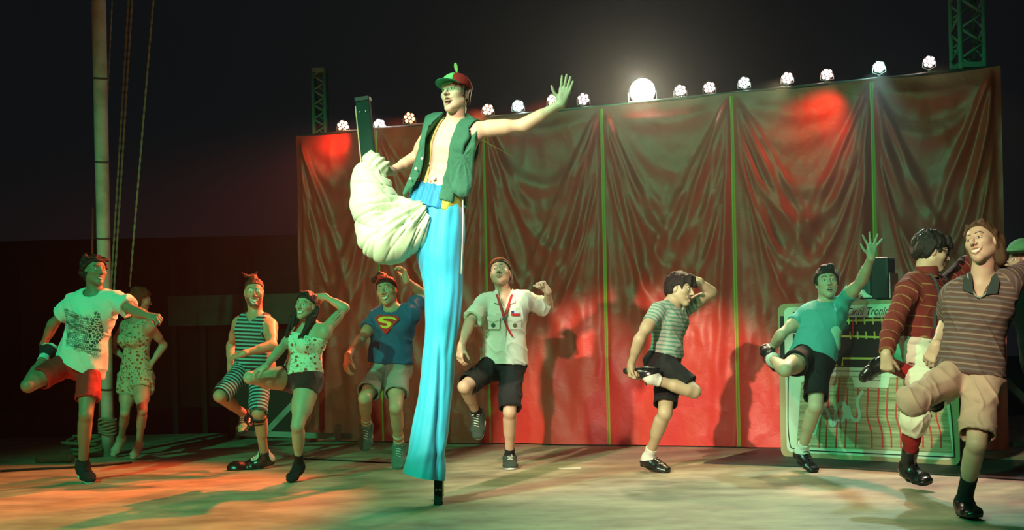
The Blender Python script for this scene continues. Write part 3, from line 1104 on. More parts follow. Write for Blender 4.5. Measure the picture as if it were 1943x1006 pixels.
# ================================================================== 2 woman in floral dress
def person_floral_dress():
    f = Fig('person', 'barefoot woman in floral mini dress, hands on hips beside the white mast', 10.7,
            dict(nk=(262, 603, 0), sR=(239, 616, .12), sL=(283, 618, -.12), hR=(247, 718, .05), hL=(268, 718, -.06),
                 elR=(211, 659, '+'), wrR=(238, 681, '-'), elL=(311, 655, '+'), wrL=(285, 694, '-'),
                 knR=(237, 784, '-'), anR=(230, 832, '+'), toR=(212, 868, '-'), knL=(270, 779, '-'), anL=(264, 843, '+'), toL=(250, 872, '-')),
            (268, 568, -.02, 125, -12, 4), fem=True, H=.93, ground=None, skin=(.55, .36, .26), facep=dict(smile=.3),
            hands=dict(R=dict(dir=(1, .1, -.5), palm=(.3, -.6, 0), curl=.3), L=dict(dir=(-.5, .1, -.9), palm=(-.5, .9, 0), curl=.3)))
    f.body()
    m = mat('floral_cotton', (.50, .52, .36), .85, (.45, .06, .03), 'flowers', prm=dict(sc=24, r=.27, c3=(.06, .14, .06)), bump=.1)
    j, u = f.j, f.up
    P = lambda t: f.pc + u * t
    T = f.torso(.012)
    T.append(('u', .05, fcone(P(.12), P(-.17), (.128, .10), (.185, .150), f.hx, 0)))
    T += [('i', .003, plane(P(-.14), -u)), ('s', .01, fcone(P(-.10), P(-.20), (.155, .12), (.175, .14), f.hx, 0)),
          ('s', .01, cone(j['nk'] - u * .02 + f.fw * .02, j['nk'] + u * .1, .075, .09))]
    for s in 'RL':
        ns = -1 if s == 'R' else 1
        T.append(('i', .006, plane(j['s' + s] - f.sx * ns * .022, f.sx * ns)))
        T.append(('u', .03, [('u', 0, cone(j['h' + s], j['h' + s] + (j['kn' + s] - j['h' + s]) * .38, .112, .098, flat='b'))]))
    f.cloth('dress', T, m, wr=.004, folds=lambda f, v: .008 * np.sin((v - f.pc) @ f.hx * 70 + ((v - f.pc) @ f.fw) * 50) * np.clip(.1 - (v - f.pc) @ f.up, 0, .2) * 5)
    ex = [('u', .02, f.E((0, -.075, .075), (.045, .045, .04))), ('u', .02, f.Cn((.05, -.06, .02), (.075, -.03, -.11), .04, .022)), ('u', .02, f.Cn((-.05, -.06, .02), (-.07, -.03, -.11), .04, .022))]
    f.hair(mat('auburn_hair', (.16, .035, .015), .6, spec=.3, bump=.6, bscale=200), f.hair_ops(th=.016, back=-.1), amp=.005, extra=ex)
    return f


# ================================================================== 3 man in striped bathing suit, clown shoes
def person_striped_suit():
    f = Fig('person', 'man in teal striped sleeveless suit and oversized clown shoes, white face paint', (487, 889),
            dict(nk=(486, 592, 0), sR=(455, 609, .03), sL=(512, 613, -.03), hR=(470, 692, .02), hL=(494, 693, -.02),
                 elR=(439, 652, '+'), wrR=(437, 694, '-'), elL=(517, 652, '-'), wrL=(463, 667, '-'),
                 knR=(417, 748, '-'), anR=(466, 784, '+'), toR=(457, 818, '-'), knL=(490, 780, '-'), anL=(502, 862, '+'), toL=(470, 880, -.06)),
            (482, 550, -.02, 14, -2, 2), skin=(.46, .27, .17), facep=dict(smile=1, open=.012, makeup=1, beard=.75),
            hands=dict(R=dict(dir=(-.1, .1, -1), palm=(.6, .5, 0), curl=.4), L=dict(dir=(-1, .0, -.25), palm=(0, .4, -.7), curl=.4)))
    f.body()
    m = mat('striped_jersey', (.012, .020, .030), .8, (.10, .42, .42), 'stripes', prm=dict(per=.030, duty=.46, wob=.002), bump=.1)
    j, u = f.j, f.up
    P = lambda t: f.pc + u * t
    r = f.limb_r()
    ops = [('u', 0, f.torso(.010))]
    for s in 'RL':
        a, e = j['s' + s], j['el' + s]
        ns = -1 if s == 'R' else 1
        ops.append(('i', .004, plane(a - f.sx * ns * .012, f.sx * ns * .97 + u * .1)))
    for s, t in (('R', .97), ('L', 1.0)):
        h, k = j['h' + s], j['kn' + s]
        b = h + (k - h) * t; dd = nrm(k - h); rb = r['th'][0] + (r['th'][1] - r['th'][0]) * t + .022
        ops.append(('u', .03, [('u', 0, cone(h, b, r['th'][0] + .016, rb, flat='b')), ('s', .003, cone(b - dd * .03, b + dd * .05, rb - .012, rb - .010))]))
    ops.append(('s', .004, [('u', 0, fcone(P(.36) + f.fw * .10, P(.36) + (j['nk'] - P(.36)) * 1.15 + f.fw * .06, (.006, .05), (.080, .075), f.sx, 0))]))
    ops.append(('s', .006, cone(j['nk'] - u * .02, j['nk'] + u * .1, .068, .09)))
    f.cloth('bathing_suit', ops, m, wr=.0025)
    # dark band and cords under the knee
    k, a = j['knL'], j['anL']; dd = nrm(a - k); bm = bmesh.new()
    for q, rr_ in ((.045, .058), (.075, .053), (.098, .052)):
        c = k + dd * q; x = nrm(np.cross(dd, [0, 1, 0])); y = np.cross(dd, x)
        tilt = dd * (.02 if q > .05 else .005)
        pts = [c + x * math.cos(t) * rr_ + y * math.sin(t) * (rr_ + .003) + tilt * math.cos(t + q * 20) for t in np.linspace(0, 2 * math.pi, 25)]
        bm_tube(bm, pts, .009 if q < .05 else .0045, 6)
    o = bm_link('knee_cord', bm, M_BLACK, f.root, True)
    mw = mat('white_patent', (.62, .64, .58), .25, spec=.6)
    o = f.shoe('L', M_LEA, M_RUBK, top=.05, lf=1.0, clown=True, laces=M_LACE, add=.012, name='clown_shoe')
    a_, fd, dn, sd = f.foot_frame('L')
    sp = f.foot_ops('L', .0155) + [('u', .02, cone(a_, a_ - dn * .055, .0465, .0455))]
    f.cloth('tongue_panel', [('u', 0, sp), ('i', .003, ell(a_ + fd * .070 - dn * .012, np.stack([fd, sd, dn]), [.05, .024, .055]))], mw, wr=0, vox=.004, parent=o)
    f.cloth('heel_panel', [('u', 0, sp), ('i', .003, ell(a_ - fd * .06 - dn * .0, np.stack([fd, sd, dn]), [.040, .06, .06])), ('i', .002, plane(a_ + dn * .05, dn)), ('i', .002, plane(a_ - dn * .05, -dn))], mw, wr=0, vox=.004, parent=o)
    f.shoe('R', M_LEA, M_RUBK, top=.045, add=.012, laces=M_LACE, name='clown_shoe')
    # knot of hair with a loose tuft
    ex = [('u', .02, f.E((-.01, -.03, .125), (.034, .036, .026))), ('u', .01, f.Cn((-.02, -.01, .130), (-.085, .03, .128), .018, .007)),
          ('u', .01, f.Cn((-.05, .01, .13), (-.10, .03, .155), .010, .005)), ('u', .01, f.Cn((.0, -.03, .14), (.02, -.02, .17), .016, .006)),
          ('u', .01, f.Cn((.055, -.075, .0), (.062, -.06, -.12), .018, .01))]
    f.hair(mat('reddish_hair', (.10, .025, .012), .6, spec=.3, bump=.6, bscale=200), f.hair_ops(th=.006, front=.080, back=-.085, slope=.7), amp=.003, extra=ex)
    return f


# ================================================================== 4 woman, floral camisole
def person_camisole():
    f = Fig('person', 'smiling woman with dark pigtails in floral camisole, one hand behind her head', (556, 912),
            dict(nk=(591, 607, 0), sR=(561, 626, .08), sL=(617, 620, -.10), hR=(556, 712, .05), hL=(586, 714, -.05),
                 elR=(531, 656, '-'), wrR=(503, 690, '-'), elL=(655, 578, '+'), wrL=(616, 556, .10),
                 knR=(474, 710, '-'), anR=(530, 702, '+'), toR=(548, 694, '+'), knL=(564, 802, '-'), anL=(567, 876, '+'), toL=(548, 908, '-')),
            (580, 572, -.04, -22, 4, 6), fem=True, H=.90, legk=1.14, skin=(.55, .36, .25), facep=dict(smile=1, open=.011, lip=(.5, .12, .10)),
            hands=dict(R=dict(dir=(-.9, -.2, -.35), palm=(0, .3, -1), curl=.4), L=dict(dir=(-1, .25, -.1), palm=(0, -1, -.2), curl=.3)))

    def tattoo(f, v, col):
        a, e = f.j['sL'], f.j['elL']; d = nrm(e - a); t = (v - a) @ d; L = np.linalg.norm(e - a)
        q = v - a - t[:, None] * d; r = np.linalg.norm(q, axis=1); front = (q @ np.array([.3, -1, -.3])) > .015
        n = vnoise(v * 160)
        x = nrm(np.cross(d, [0, -1, 0])); c = q @ x
        mk = (t > .09) & (t < .2) & (r < .07) & front & ((np.abs(c - .012) < .0035) | (np.abs(c + .008) < .003)) & (n > -.3)
        col[mk] = (.05, .06, .05)
        return col
    f.body(cols=tattoo)
    j, u = f.j, f.up
    P = lambda t: f.pc + u * t
    m = mat('floral_camisole', (.74, .74, .60), .8, (.50, .08, .05), 'flowers', prm=dict(sc=23, r=.24, c3=(.25, .30, .14)), bump=.1)
    T = f.torso(.012)
    T.append(('u', .05, fcone(P(.14), P(.0), (.122, .10), (.158, .120), f.hx, 0)))
    T += [('i', .003, plane(P(.03), -u + f.sx * .35)), ('s', .006, fcone(P(.0), P(.10), (.140, .105), (.11, .09), f.hx, 0)), ('i', .006, plane(P(.335) + f.fw * .1, u * 1 + f.fw * -.15)),
          ('u', .004, cone(P(.33) + f.sx * .085 + f.fw * .08, j['nk'] + f.sx * .085 - u * .01, .006, .006)),
          ('u', .004, cone(P(.33) - f.sx * .085 + f.fw * .08, j['nk'] - f.sx * .085 - u * .01, .006, .006))]
    for s in 'RL':
        ns = -1 if s == 'R' else 1
        T.append(('s', .01, cone(j['s' + s], j['s' + s] + (j['el' + s] - j['s' + s]) * .5, .068, .06)))
    f.cloth('camisole', T, m, wr=.004)
    f.shorts(mat('dark_red_velvet', (.050, .004, .007), .8, bump=.1, sheen=.3), waist=.10, lens=dict(R=.30, L=.30), flare=.006, add=.010, wr=.002)
    f.sock('L', M_BLACK, t=.30); f.sock('R', M_BLACK, t=.30)
    ex = [('u', .02, f.Cn((.070, -.055, -.02), (.078, .015, -.15), .034, .032)), ('u', .03, f.Cn((.078, .015, -.15), (.050, .085, -.29), .032, .026)), ('u', .02, f.Cn((.05, .085, -.29), (.055, .09, -.36), .022, .009)),
          ('u', .02, f.Cn((-.070, -.045, -.02), (-.088, .035, -.14), .032, .034)), ('u', .03, f.Cn((-.088, .035, -.14), (-.105, .085, -.27), .032, .018)), ('u', .02, f.Cn((-.105, .085, -.27), (-.115, .07, -.33), .016, .007))]
    for i in range(7):   # braid over the crown
        a = -.2 + i * .26
        ex.append(('u', .006, f.E((-.035 + .015 * i, .045 - i * .018, .112 - .004 * i), (.015, .018, .013))))
    f.hair(M_HAIR, f.hair_ops(th=.012, front=.068, back=-.085), amp=.005, extra=ex)
    return f


# ================================================================== 5 man with emblem shirt
def person_emblem_shirt():
    f = Fig('person', 'man in blue t-shirt with red and yellow chest emblem and denim shorts', (755, 887),
            dict(nk=(745, 575, 0), sR=(717, 592, .03), sL=(779, 584, -.03), hR=(724, 690, .02), hL=(754, 692, -.02),
                 elR=(684, 637, '-'), wrR=(660, 667, '-'), elL=(803, 552, '+'), wrL=(771, 524, '-'),
                 knR=(692, 748, '-'), anR=(695, 800, '+'), toR=(692, 848, '-'), knL=(751, 766, '-'), anL=(757, 838, '+'), toL=(755, 882, '-')),
            (733, 543, -.02, -12, 4, -10), skin=(.52, .32, .21), facep=dict(smile=1.2, open=.013, brow=1),
            hands=dict(R=dict(dir=(-.2, -.1, -1), palm=(.7, .6, 0), curl=.35), L=dict(dir=(-.2, 0, 1), palm=(-.9, -.3, .2), curl=.5)))
    f.body()
    mb = mat('blue_cotton', (.018, .10, .24), .85, bump=.12, bscale=150)
    o = f.tshirt(mb, add=.016, hem=.045, sleeve=.55, sadd=.028, hemout=.012, neck=.072, wr=.005)
    spec = f.torso(.021)
    c = f.pc + f.up * .355
    sh = [(-.105, .045), (-.082, .075), (.082, .075), (.105, .045), (.0, -.085)]
    mR = mat('red_print', (.55, .02, .02), .7); mY = mat('yellow_print', (.75, .55, .05), .7)
    f.decal('chest_emblem', curve_decal([sh]), mR, o, spec, c, f.sx, f.up, f.fw, .006)
    s1 = [(-.064, .050), (-.030, .062), (.03, .064), (.066, .056), (.084, .042), (.070, .034), (.052, .044), (.02, .048), (-.012, .046), (-.028, .038), (-.022, .030), (.0, .027), (.030, .022),
          (.048, .010), (.046, -.006), (.030, -.022), (.004, -.034), (-.022, -.030), (-.040, -.020), (-.048, -.008), (-.030, -.010), (-.008, -.014), (.010, -.010), (.014, .000), (.004, .008), (-.030, .010), (-.062, .020), (-.074, .036)]
    f.decal('emblem_letter', curve_decal([s1]), mY, o, spec, c, f.sx, f.up, f.fw, .009)
    rim = [(-.105, .045), (-.082, .075), (.082, .075), (.105, .045), (.0, -.085)]
    inn = [(-.096, .044), (-.079, .069), (.079, .069), (.096, .044), (.0, -.076)]
    ml = mat('denim_light', (.34, .30, .27), .9, bump=.3, bscale=220, mott=.5, prm=dict(msc=4, mc=(.20, .20, .20)))
    s_ = f.shorts(ml, 'denim_shorts', waist=.085, lens=dict(R=.80, L=.66), flare=.018, add=.014, wr=.005)
    j = f.j; r = f.limb_r()
    for s, t in (('R', .80), ('L', .66)):
        h, k = j['h' + s], j['kn' + s]; b = h + (k - h) * t; dd = nrm(k - h)
        rb = (r['th'][0] + (r['th'][1] - r['th'][0]) * t) + .014 + .024
        f.cloth('cuff', [('u', 0, cone(b - dd * .045, b, rb - .002, rb, flat='ab')), ('s', .002, cone(b - dd * .10, b + dd * .05, rb - .012, rb - .010))], ml, wr=.001, parent=s_, vox=.005)
    # red sash round the waist
    f.cloth('red_sash', [('u', 0, f.torso(.023)), ('i', .003, plane(f.pc + f.up * .095, f.up)), ('i', .003, plane(f.pc + f.up * .06, -f.up))], mR, wr=.002, vox=.005)
    mc = mat('grey_canvas', (.10, .16, .14), .85, bump=.3, bscale=240)
    mst = mat('banded_sock', (.66, .64, .56), .9, (.60, .16, .05), 'stripes', prm=dict(per=.05, duty=.5, wob=0))
    for s in 'RL':
        f.sock(s, mst, t=.33); f.shoe(s, mc, M_RUB, top=.05, laces=M_LACE, name='sneaker')
    ex = [('u', .02, f.E((-.045, -.06, .135), (.05, .05, .042))), ('u', .015, f.E((-.10, -.07, .12), (.035, .03, .03)))]
    f.hair(mat('dark_red_hair', (.05, .012, .009), .6, spec=.3, bump=.6, bscale=200), f.hair_ops(th=.009, front=.066, back=-.09), amp=.004, extra=ex)
    f.cloth('headband', [('u', 0, f.E((0, -.015, .036), (.090, .110, .099))), ('i', .004, plane(f.hp(0, .04, .104), f.hR3[2] * .8 + f.hR3[1] * -.6)), ('i', .004, plane(f.hp(0, .04, .080), -(f.hR3[2] * .8 + f.hR3[1] * -.6))),
                         ('u', .01, f.E((-.02, .050, .118), (.026, .014, .014)))], mR, wr=.002, vox=.0045)
    return f


# ================================================================== 7 man in scout shirt
def person_scout():
    f = Fig('person', 'man in pale uniform shirt with red neck ribbon and black knee shorts', (968, 887),
            dict(nk=(957, 552, 0), sR=(921, 567, .0), sL=(993, 561, .0), hR=(940, 684, 0), hL=(972, 685, 0),
                 elR=(891, 606, '-'), wrR=(875, 650, '-'), elL=(1040, 580, '+'), wrL=(1039, 546, '-'),
                 knR=(881, 728, '-'), anR=(905, 778, '+'), toR=(907, 832, '-'), knL=(967, 776, '-'), anL=(967, 861, '+'), toL=(969, 883, '-')),
            (949, 511, -.02, -8, 20, -4), skin=(.55, .35, .25), facep=dict(brow=1, open=.004),
            hands=dict(R=dict(dir=(-.2, 0, -1), palm=(.7, .6, 0), curl=.35), L=dict(dir=(-.5, -.2, .8), palm=(-.6, -.5, -.3), curl=.9, thumb=.25)))
    f.body()
    mu = mat('khaki_shirt', (.68, .66, .56), .85, bump=.15, bscale=170)
    j, u = f.j, f.up
    o = f.tshirt(mu, name='uniform_shirt', add=.018, hem=-.0, sleeve=.82, sadd=.034, hemout=.014, neck=.056, wr=.006, vneck=.10)
    spec = f.torso(.022)
    P = lambda t: f.pc + u * t
    for ns in (-1, 1):   # collar, pockets
        f.decal('collar', curve_decal([[(ns * .030, -.085), (ns * .088, -.070), (ns * .092, .0), (ns * .066, .045), (ns * .050, .020)]]), mu, o, f.torso(.022) + f.neck_ops(), P(f.tl) + u * .0, f.sx, u, f.fw, .012)
        c = P(.33) + f.sx * ns * .085
        pk = curve_decal([[(-.05, -.055), (.05, -.055), (.05, .04), (-.05, .04)]])
        f.decal('pocket', pk, mu, o, spec, c, f.sx, u, f.fw, .008)
        f.decal('pocket_flap', curve_decal([[(-.054, .02), (0, -.002), (.054, .02), (.054, .045), (-.054, .045)]]), mu, o, spec, c, f.sx, u, f.fw, .012)
        f.decal('badge', curve_decal([ring_decal(.017)]), mat('badge_%s' % ('green' if ns < 0 else 'brown'), (.04, .10, .05) if ns < 0 else (.16, .11, .05), .7), o, spec, c - u * .025, f.sx, u, f.fw, .011)
    fl = P(.40) + f.sx * .088
    f.decal('flag_patch', curve_decal([[(-.033, -.020), (.033, -.020), (.033, 0), (-.033, 0)]]), mat('flag_red', (.6, .02, .02), .7), o, spec, fl, f.sx, u, f.fw, .012)
    f.decal('flag_patch', curve_decal([[(-.010, 0), (.033, 0), (.033, .020), (-.010, .020)]]), mat('flag_white', (.7, .7, .7), .7), o, spec, fl, f.sx, u, f.fw, .012)
    f.decal('flag_patch', curve_decal([[(-.033, 0), (-.010, 0), (-.010, .020), (-.033, .020)]]), mat('flag_blue', (.02, .03, .25), .7), o, spec, fl, f.sx, u, f.fw, .012)
    f.decal('button_placket', curve_decal([[(-.012, -.30), (.014, -.30), (.014, .0), (-.012, .0)]]), mu, o, spec, P(.34), f.sx, u, f.fw, .006)
    # ribbon with medal
    mr = mat('red_ribbon', (.50, .015, .012), .6)
    def ribbon(path):
        me = bpy.data.meshes.new('ribbon'); bm = bmesh.new(); prev = None
        for (x, y) in path:
            a = bm.verts.new((x - .009, y, 0)); b = bm.verts.new((x + .009, y, 0))
            if prev: bm.faces.new((prev[0], prev[1], b, a))
            prev = (a, b)
        bm.to_mesh(me); bm.free(); return me
    rb = []
    for ns in (-1, 1):
        rb.append([(ns * (.060 - .060 * t), .02 - .19 * t) for t in np.linspace(0, 1, 14)])
    rb.append([(.0 + .065 * t ** 1.4, -.17 - .14 * t) for t in np.linspace(0, 1, 12)])
    bm = bmesh.new()
    for path in rb:
        t = ribbon(path); bm.from_mesh(t)
    me = bpy.data.meshes.new('ribbon'); bm.to_mesh(me); bm.free()
    ro = f.decal('ribbon', me, mr, f.root, spec + f.neck_ops(), P(f.tl - .025), f.sx, u, f.fw, .016)
    f.decal('medal', curve_decal([ring_decal(.016)]), M_METAL, ro, spec, P(f.tl - .20), f.sx, u, f.fw, .022)
    f.shorts(M_BLACK, waist=.09, lens=dict(R=.90, L=.93), flare=.016, add=.016, wr=.006)
    mc = mat('dark_green_suede', (.030, .045, .036), .85, bump=.2)
    for s in 'RL':
        f.sock(s, M_BLACK, t=.20); f.shoe(s, mc, M_RUB, top=.012, laces=M_LACE, name='sneaker')
    ex = [('u', .02, f.Cn((-.055, -.07, .0), (-.05, -.06, -.10), .035, .02)), ('u', .02, f.Cn((.06, -.06, .02), (.078, -.03, -.09), .035, .02)), ('u', .02, f.Cn((0, -.08, .0), (0, -.07, -.10), .035, .02))]
    f.hair(M_HAIRB, f.hair_ops(th=.013, front=.072, back=-.1), amp=.004, extra=ex)
    f.cloth('headband', [('u', 0, f.E((0, -.015, .034), (.0925, .1125, .102))), ('i', .004, plane(f.hp(0, .04, .100), f.hR3[2] * .86 + f.hR3[1] * -.5)), ('i', .004, plane(f.hp(0, .04, .082), -(f.hR3[2] * .86 + f.hR3[1] * -.5)))],
            mat('orange_band', (.55, .10, .03), .8), wr=.001, vox=.0045)
    return f


# ================================================================== 8 man in striped tee, profile
def person_striped_tee():
    f = Fig('person', 'man in fitted grey-green striped tee, in profile before the brightest red curtain', (1245, 897),
            dict(nk=(1273, 572, 0), sR=(1246, 590, -.15), sL=(1290, 590, .15), hR=(1256, 690, -.09), hL=(1268, 690, .09),
                 elR=(1214, 641, '-'), wrR=(1197, 690, -.25), elL=(1350, 553, '+'), wrL=(1326, 532, .13),
                 knR=(1317, 741, -.20), anR=(1234, 716, -.26), toR=(1197, 704, -.22), knL=(1262, 783, '-'), anL=(1230, 866, '+'), toL=(1268, 893, '-')),
            (1290, 546, -.0, 62, -8, 8), bulk=.88, footn=dict(R=(0, .2, 1)), skin=(.46, .34, .22), facep=dict(smile=1, open=.010),
            hands=dict(R=dict(dir=(-.1, 0, -1), palm=(.95, -.2, 0), curl=.85, thumb=.3), L=dict(dir=(-1, .12, .22), palm=(0, -1, -.2), curl=.2, thumb=.05)))
    f.body()
    m = mat('striped_jersey', (.10, .26, .20), .8, (.33, .40, .33), 'stripes', prm=dict(per=.030, duty=.62, wob=.016, nsc=9), bump=.12)
    f.tshirt(m, add=.009, hem=.06, sleeve=.42, sadd=.014, hemout=-.006, neck=.068, wr=.005)
    f.shorts(M_BLACK, waist=.15, lens=dict(R=.80, L=.82), flare=.020, add=.014, wr=.004)
    for s in 'RL':
        f.sock(s, M_WSOCK, t=.21, add=.007); f.shoe(s, M_LEA, M_RUBK, top=-.012, add=.008, laces=M_RUBK, sole_t=.008, name='jazz_shoe')
    ex = [('u', .02, f.Cn((-.04, .07, .085), (-.055, .10, .035), .026, .012)), ('u', .02, f.Cn((-.01, .08, .09), (-.01, .112, .035), .026, .012)), ('u', .02, f.Cn((.03, .08, .09), (.035, .11, .035), .026, .012)),
          ('u', .02, f.Cn((-.06, .03, .06), (-.078, .045, -.005), .02, .008)), ('u', .02, f.Cn((0, -.09, .02), (0, -.085, -.07), .03, .018))]
    f.hair(M_HAIR, f.hair_ops(th=.020, front=.060, back=-.06), amp=.005, extra=ex)
    return f


# ================================================================== 9 man in teal tee, arm up
def person_teal_tee():
    f = Fig('person', 'man in plain teal tee waving one arm high before the painted radio', (1546, 889),
            dict(nk=(1568, 561, .05), sR=(1530, 581, .06), sL=(1597, 563, .0), hR=(1530, 664, -.12), hL=(1552, 666, -.14),
                 elR=(1482, 622, '-'), wrR=(1460, 655, '+'), elL=(1635, 519, '-'), wrL=(1653, 474, '-'),
                 knR=(1490, 688, '-'), anR=(1466, 668, '+'), toR=(1450, 645, '+'), knL=(1547, 758, '-'), anL=(1521, 842, '+'), toL=(1546, 882, '-')),
            (1568, 523, .03, -4, 10, -2), skin=(.58, .42, .30), facep=dict(open=.014, brow=1, smile=0), bulk=.88,
            hands=dict(R=dict(dir=(.2, .2, -1), palm=(.9, -.1, 0), curl=.7), L=dict(dir=(.10, 0, 1), palm=(0, -1, 0), curl=.06, spread=.55, thumb=1.0)))
    f.body()
    f.tshirt(mat('teal_cotton', (.075, .36, .34), .8, bump=.12, bscale=160), add=.009, hem=.0, sleeve=.48, sadd=.016, hemout=.0, neck=.066, wr=.004)
    f.shorts(M_BLACK, waist=.11, lens=dict(R=.55, L=.82), flare=.018, add=.014, wr=.004)
    f.sock('L', M_WSOCK, t=.17, add=.007); f.sock('R', M_WSOCK, t=.1, add=.007)
    for s in 'RL': f.shoe(s, M_LEA, M_RUBK, top=-.012, add=.008, laces=M_RUBK, sole_t=.008, name='jazz_shoe')
    q = lambda x, y, d: pt(x, y, f.Y + d)
    f.cloth('shirt_tail', [('u', 0, cone(q(1583, 632, -.12), q(1580, 655, -.12), .055, .050, (0, 1, 0), 1)), ('u', .03, cone(q(1580, 655, -.12), q(1571, 664, -.12), .045, .03)), ('s', .01, cone(q(1583, 640, -.02), q(1573, 690, -.02), .06, .06))], mat('pale_green_lining', (.26, .50, .40), .85), wr=.004, pad=.1)
    f.hair(M_HAIR, f.hair_ops(th=.016, front=.066, back=-.06), amp=.006, extra=[('u', .02, f.Cn((-.03, .06, .105), (.03, .06, .11), .022, .022)), ('u', .02, f.Cn((.066, .0, .05), (.078, .01, -.02), .022, .014)), ('u', .02, f.Cn((-.066, .0, .05), (-.078, .01, -.01), .02, .012))])
    return f


# ================================================================== 10 man in maroon sweater
def person_maroon_sweater():
    f = Fig('person', 'man in maroon sweater with thin yellow stripes, braces and cream breeches', (1735, 937),
            dict(nk=(1753, 523, .02), sR=(1722, 549, -.14), sL=(1786, 545, .18), hR=(1734, 664, -.09), hL=(1746, 664, .09),
                 elR=(1694, 618, '-'), wrR=(1681, 674, '-'), elL=(1838, 502, '+'), wrL=(1880, 500, '+'),
                 knR=(1790, 738, '-'), anR=(1687, 691, '+'), toR=(1632, 719, '-'), knL=(1738, 790, '-'), anL=(1722, 884, '+'), toL=(1760, 918, '-')),
            (1768, 477, .0, 88, -12, 4), ground=None, skin=(.55, .37, .26), facep=dict(),
            hands=dict(R=dict(dir=(.05, .1, -1), palm=(.5, .85, 0), curl=.75, thumb=.4), L=dict(dir=(1, .2, -.2), palm=(0, -1, 0), curl=.3)))
    f.body()
    m = mat('maroon_knit', (.17, .022, .016), .9, (.42, .26, .10), 'stripes', prm=dict(per=.066, duty=.05, wob=.004), bump=.3, bscale=240)
    m2 = m
    # thin light stripe: colours swapped by duty
    j, u = f.j, f.up
    f.tshirt(m, name='sweater', add=.020, hem=.03, sleeve=1.9, sadd=.022, hemout=.004, neck=.060, wr=.005)
    P = lambda t: f.pc + u * t
    f.cloth('sweater_collar', [('u', 0, cone(j['nk'] + f.fw * .02 - u * .01, f.hp(0, -.02, -.075) - u * .02, .074, .070, flat='ab')), ('s', .003, cone(j['nk'] - u * .05, f.hp(0, -.02, -.02), .066, .063))], m, wr=.002, vox=.005)
    mb = mat('grey_webbing', (.09, .11, .12), .7)
    for ns in (-1, 1):
        spec = f.torso(.026)
        bm = bmesh.new(); prev = None
        for t in np.linspace(0, 1, 24):
            x = ns * .085; a = bm.verts.new((x - .014, t * .44, 0)); b = bm.verts.new((x + .014, t * .44, 0))
            if prev: bm.faces.new((prev[0], prev[1], b, a))
            prev = (a, b)
        me = bpy.data.meshes.new('brace'); bm.to_mesh(me); bm.free()
        f.decal('brace', me, mb, f.root, spec, P(.03), f.sx, u, f.fw, .008)
        bm = bmesh.new(); prev = None
        for t in np.linspace(0, 1, 24):
            x = ns * (.085 - .05 * (1 - t)); a = bm.verts.new((x - .014, t * .44, 0)); b = bm.verts.new((x + .014, t * .44, 0))
            if prev: bm.faces.new((prev[0], prev[1], b, a))
            prev = (a, b)
        me = bpy.data.meshes.new('brace'); bm.to_mesh(me); bm.free()
        f.decal('brace', me, mb, f.root, spec, P(.03), f.sx, u, -f.fw, .008)
    mc = mat('cream_breeches', (.74, .70, .56), .85, bump=.12)
    f.shorts(mc, 'breeches', waist=.06, lens=dict(R=1.52, L=1.26), flare=.010, add=.026, wr=.007)
    ms = mat('red_wool', (.32, .014, .016), .9, bump=.35, bscale=220)
    for s in 'RL':
        f.sock(s, ms, t=.85, add=.010, foot=False, name='long_sock')
        o = f.shoe(s, M_LEA, M_RUBK, top=.15 if s == 'L' else .02, add=.012 if s == 'L' else .005, sole_t=.008, name='dance_boot')
    ex = [('u', .02, f.E((0, -.06, .0), (.075, .065, .065))), ('u', .02, f.Cn((-.045, .065, .08), (-.05, .105, .04), .024, .012)), ('u', .02, f.Cn((.03, .07, .085), (.03, .108, .04), .024, .012)), ('u', .02, f.Cn((-.07, .01, .05), (-.08, .02, .0), .022, .012))]
    for i in range(9): ex.append(('u', .004, f.Cn((-.04 + i * .01, -.06 + .02 * (i % 3), .12), (-.045 + i * .011, -.075 + .02 * (i % 3), .145), .006, .002)))
    f.hair(M_HAIR, f.hair_ops(th=.022, front=.058, back=-.07), amp=.006, extra=ex)
    # dark glasses
    bm = bmesh.new()
    for ns in (-1, 1):
        pts = [Vector(f.hp(ns * .034 + .022 * math.cos(t), .100 - .004 * abs(math.cos(t)), .002 + .016 * math.sin(t))) for t in np.linspace(0, 2 * math.pi, 17)]
        bm_tube(bm, pts, .0028, 6, False)
        vs = [bm.verts.new(p) for p in pts[:-1]]; bm.faces.new(vs)
        bm_tube(bm, [f.hp(ns * .056, .098, .006), f.hp(ns * .080, .05, .006), f.hp(ns * .082, -.01, .004)], .0028, 6)
    bm_tube(bm, [f.hp(-.012, .103, .006), f.hp(.012, .103, .006)], .0028, 6)
    bm_link('dark_glasses', bm, M_LEA, f.root)
    return f


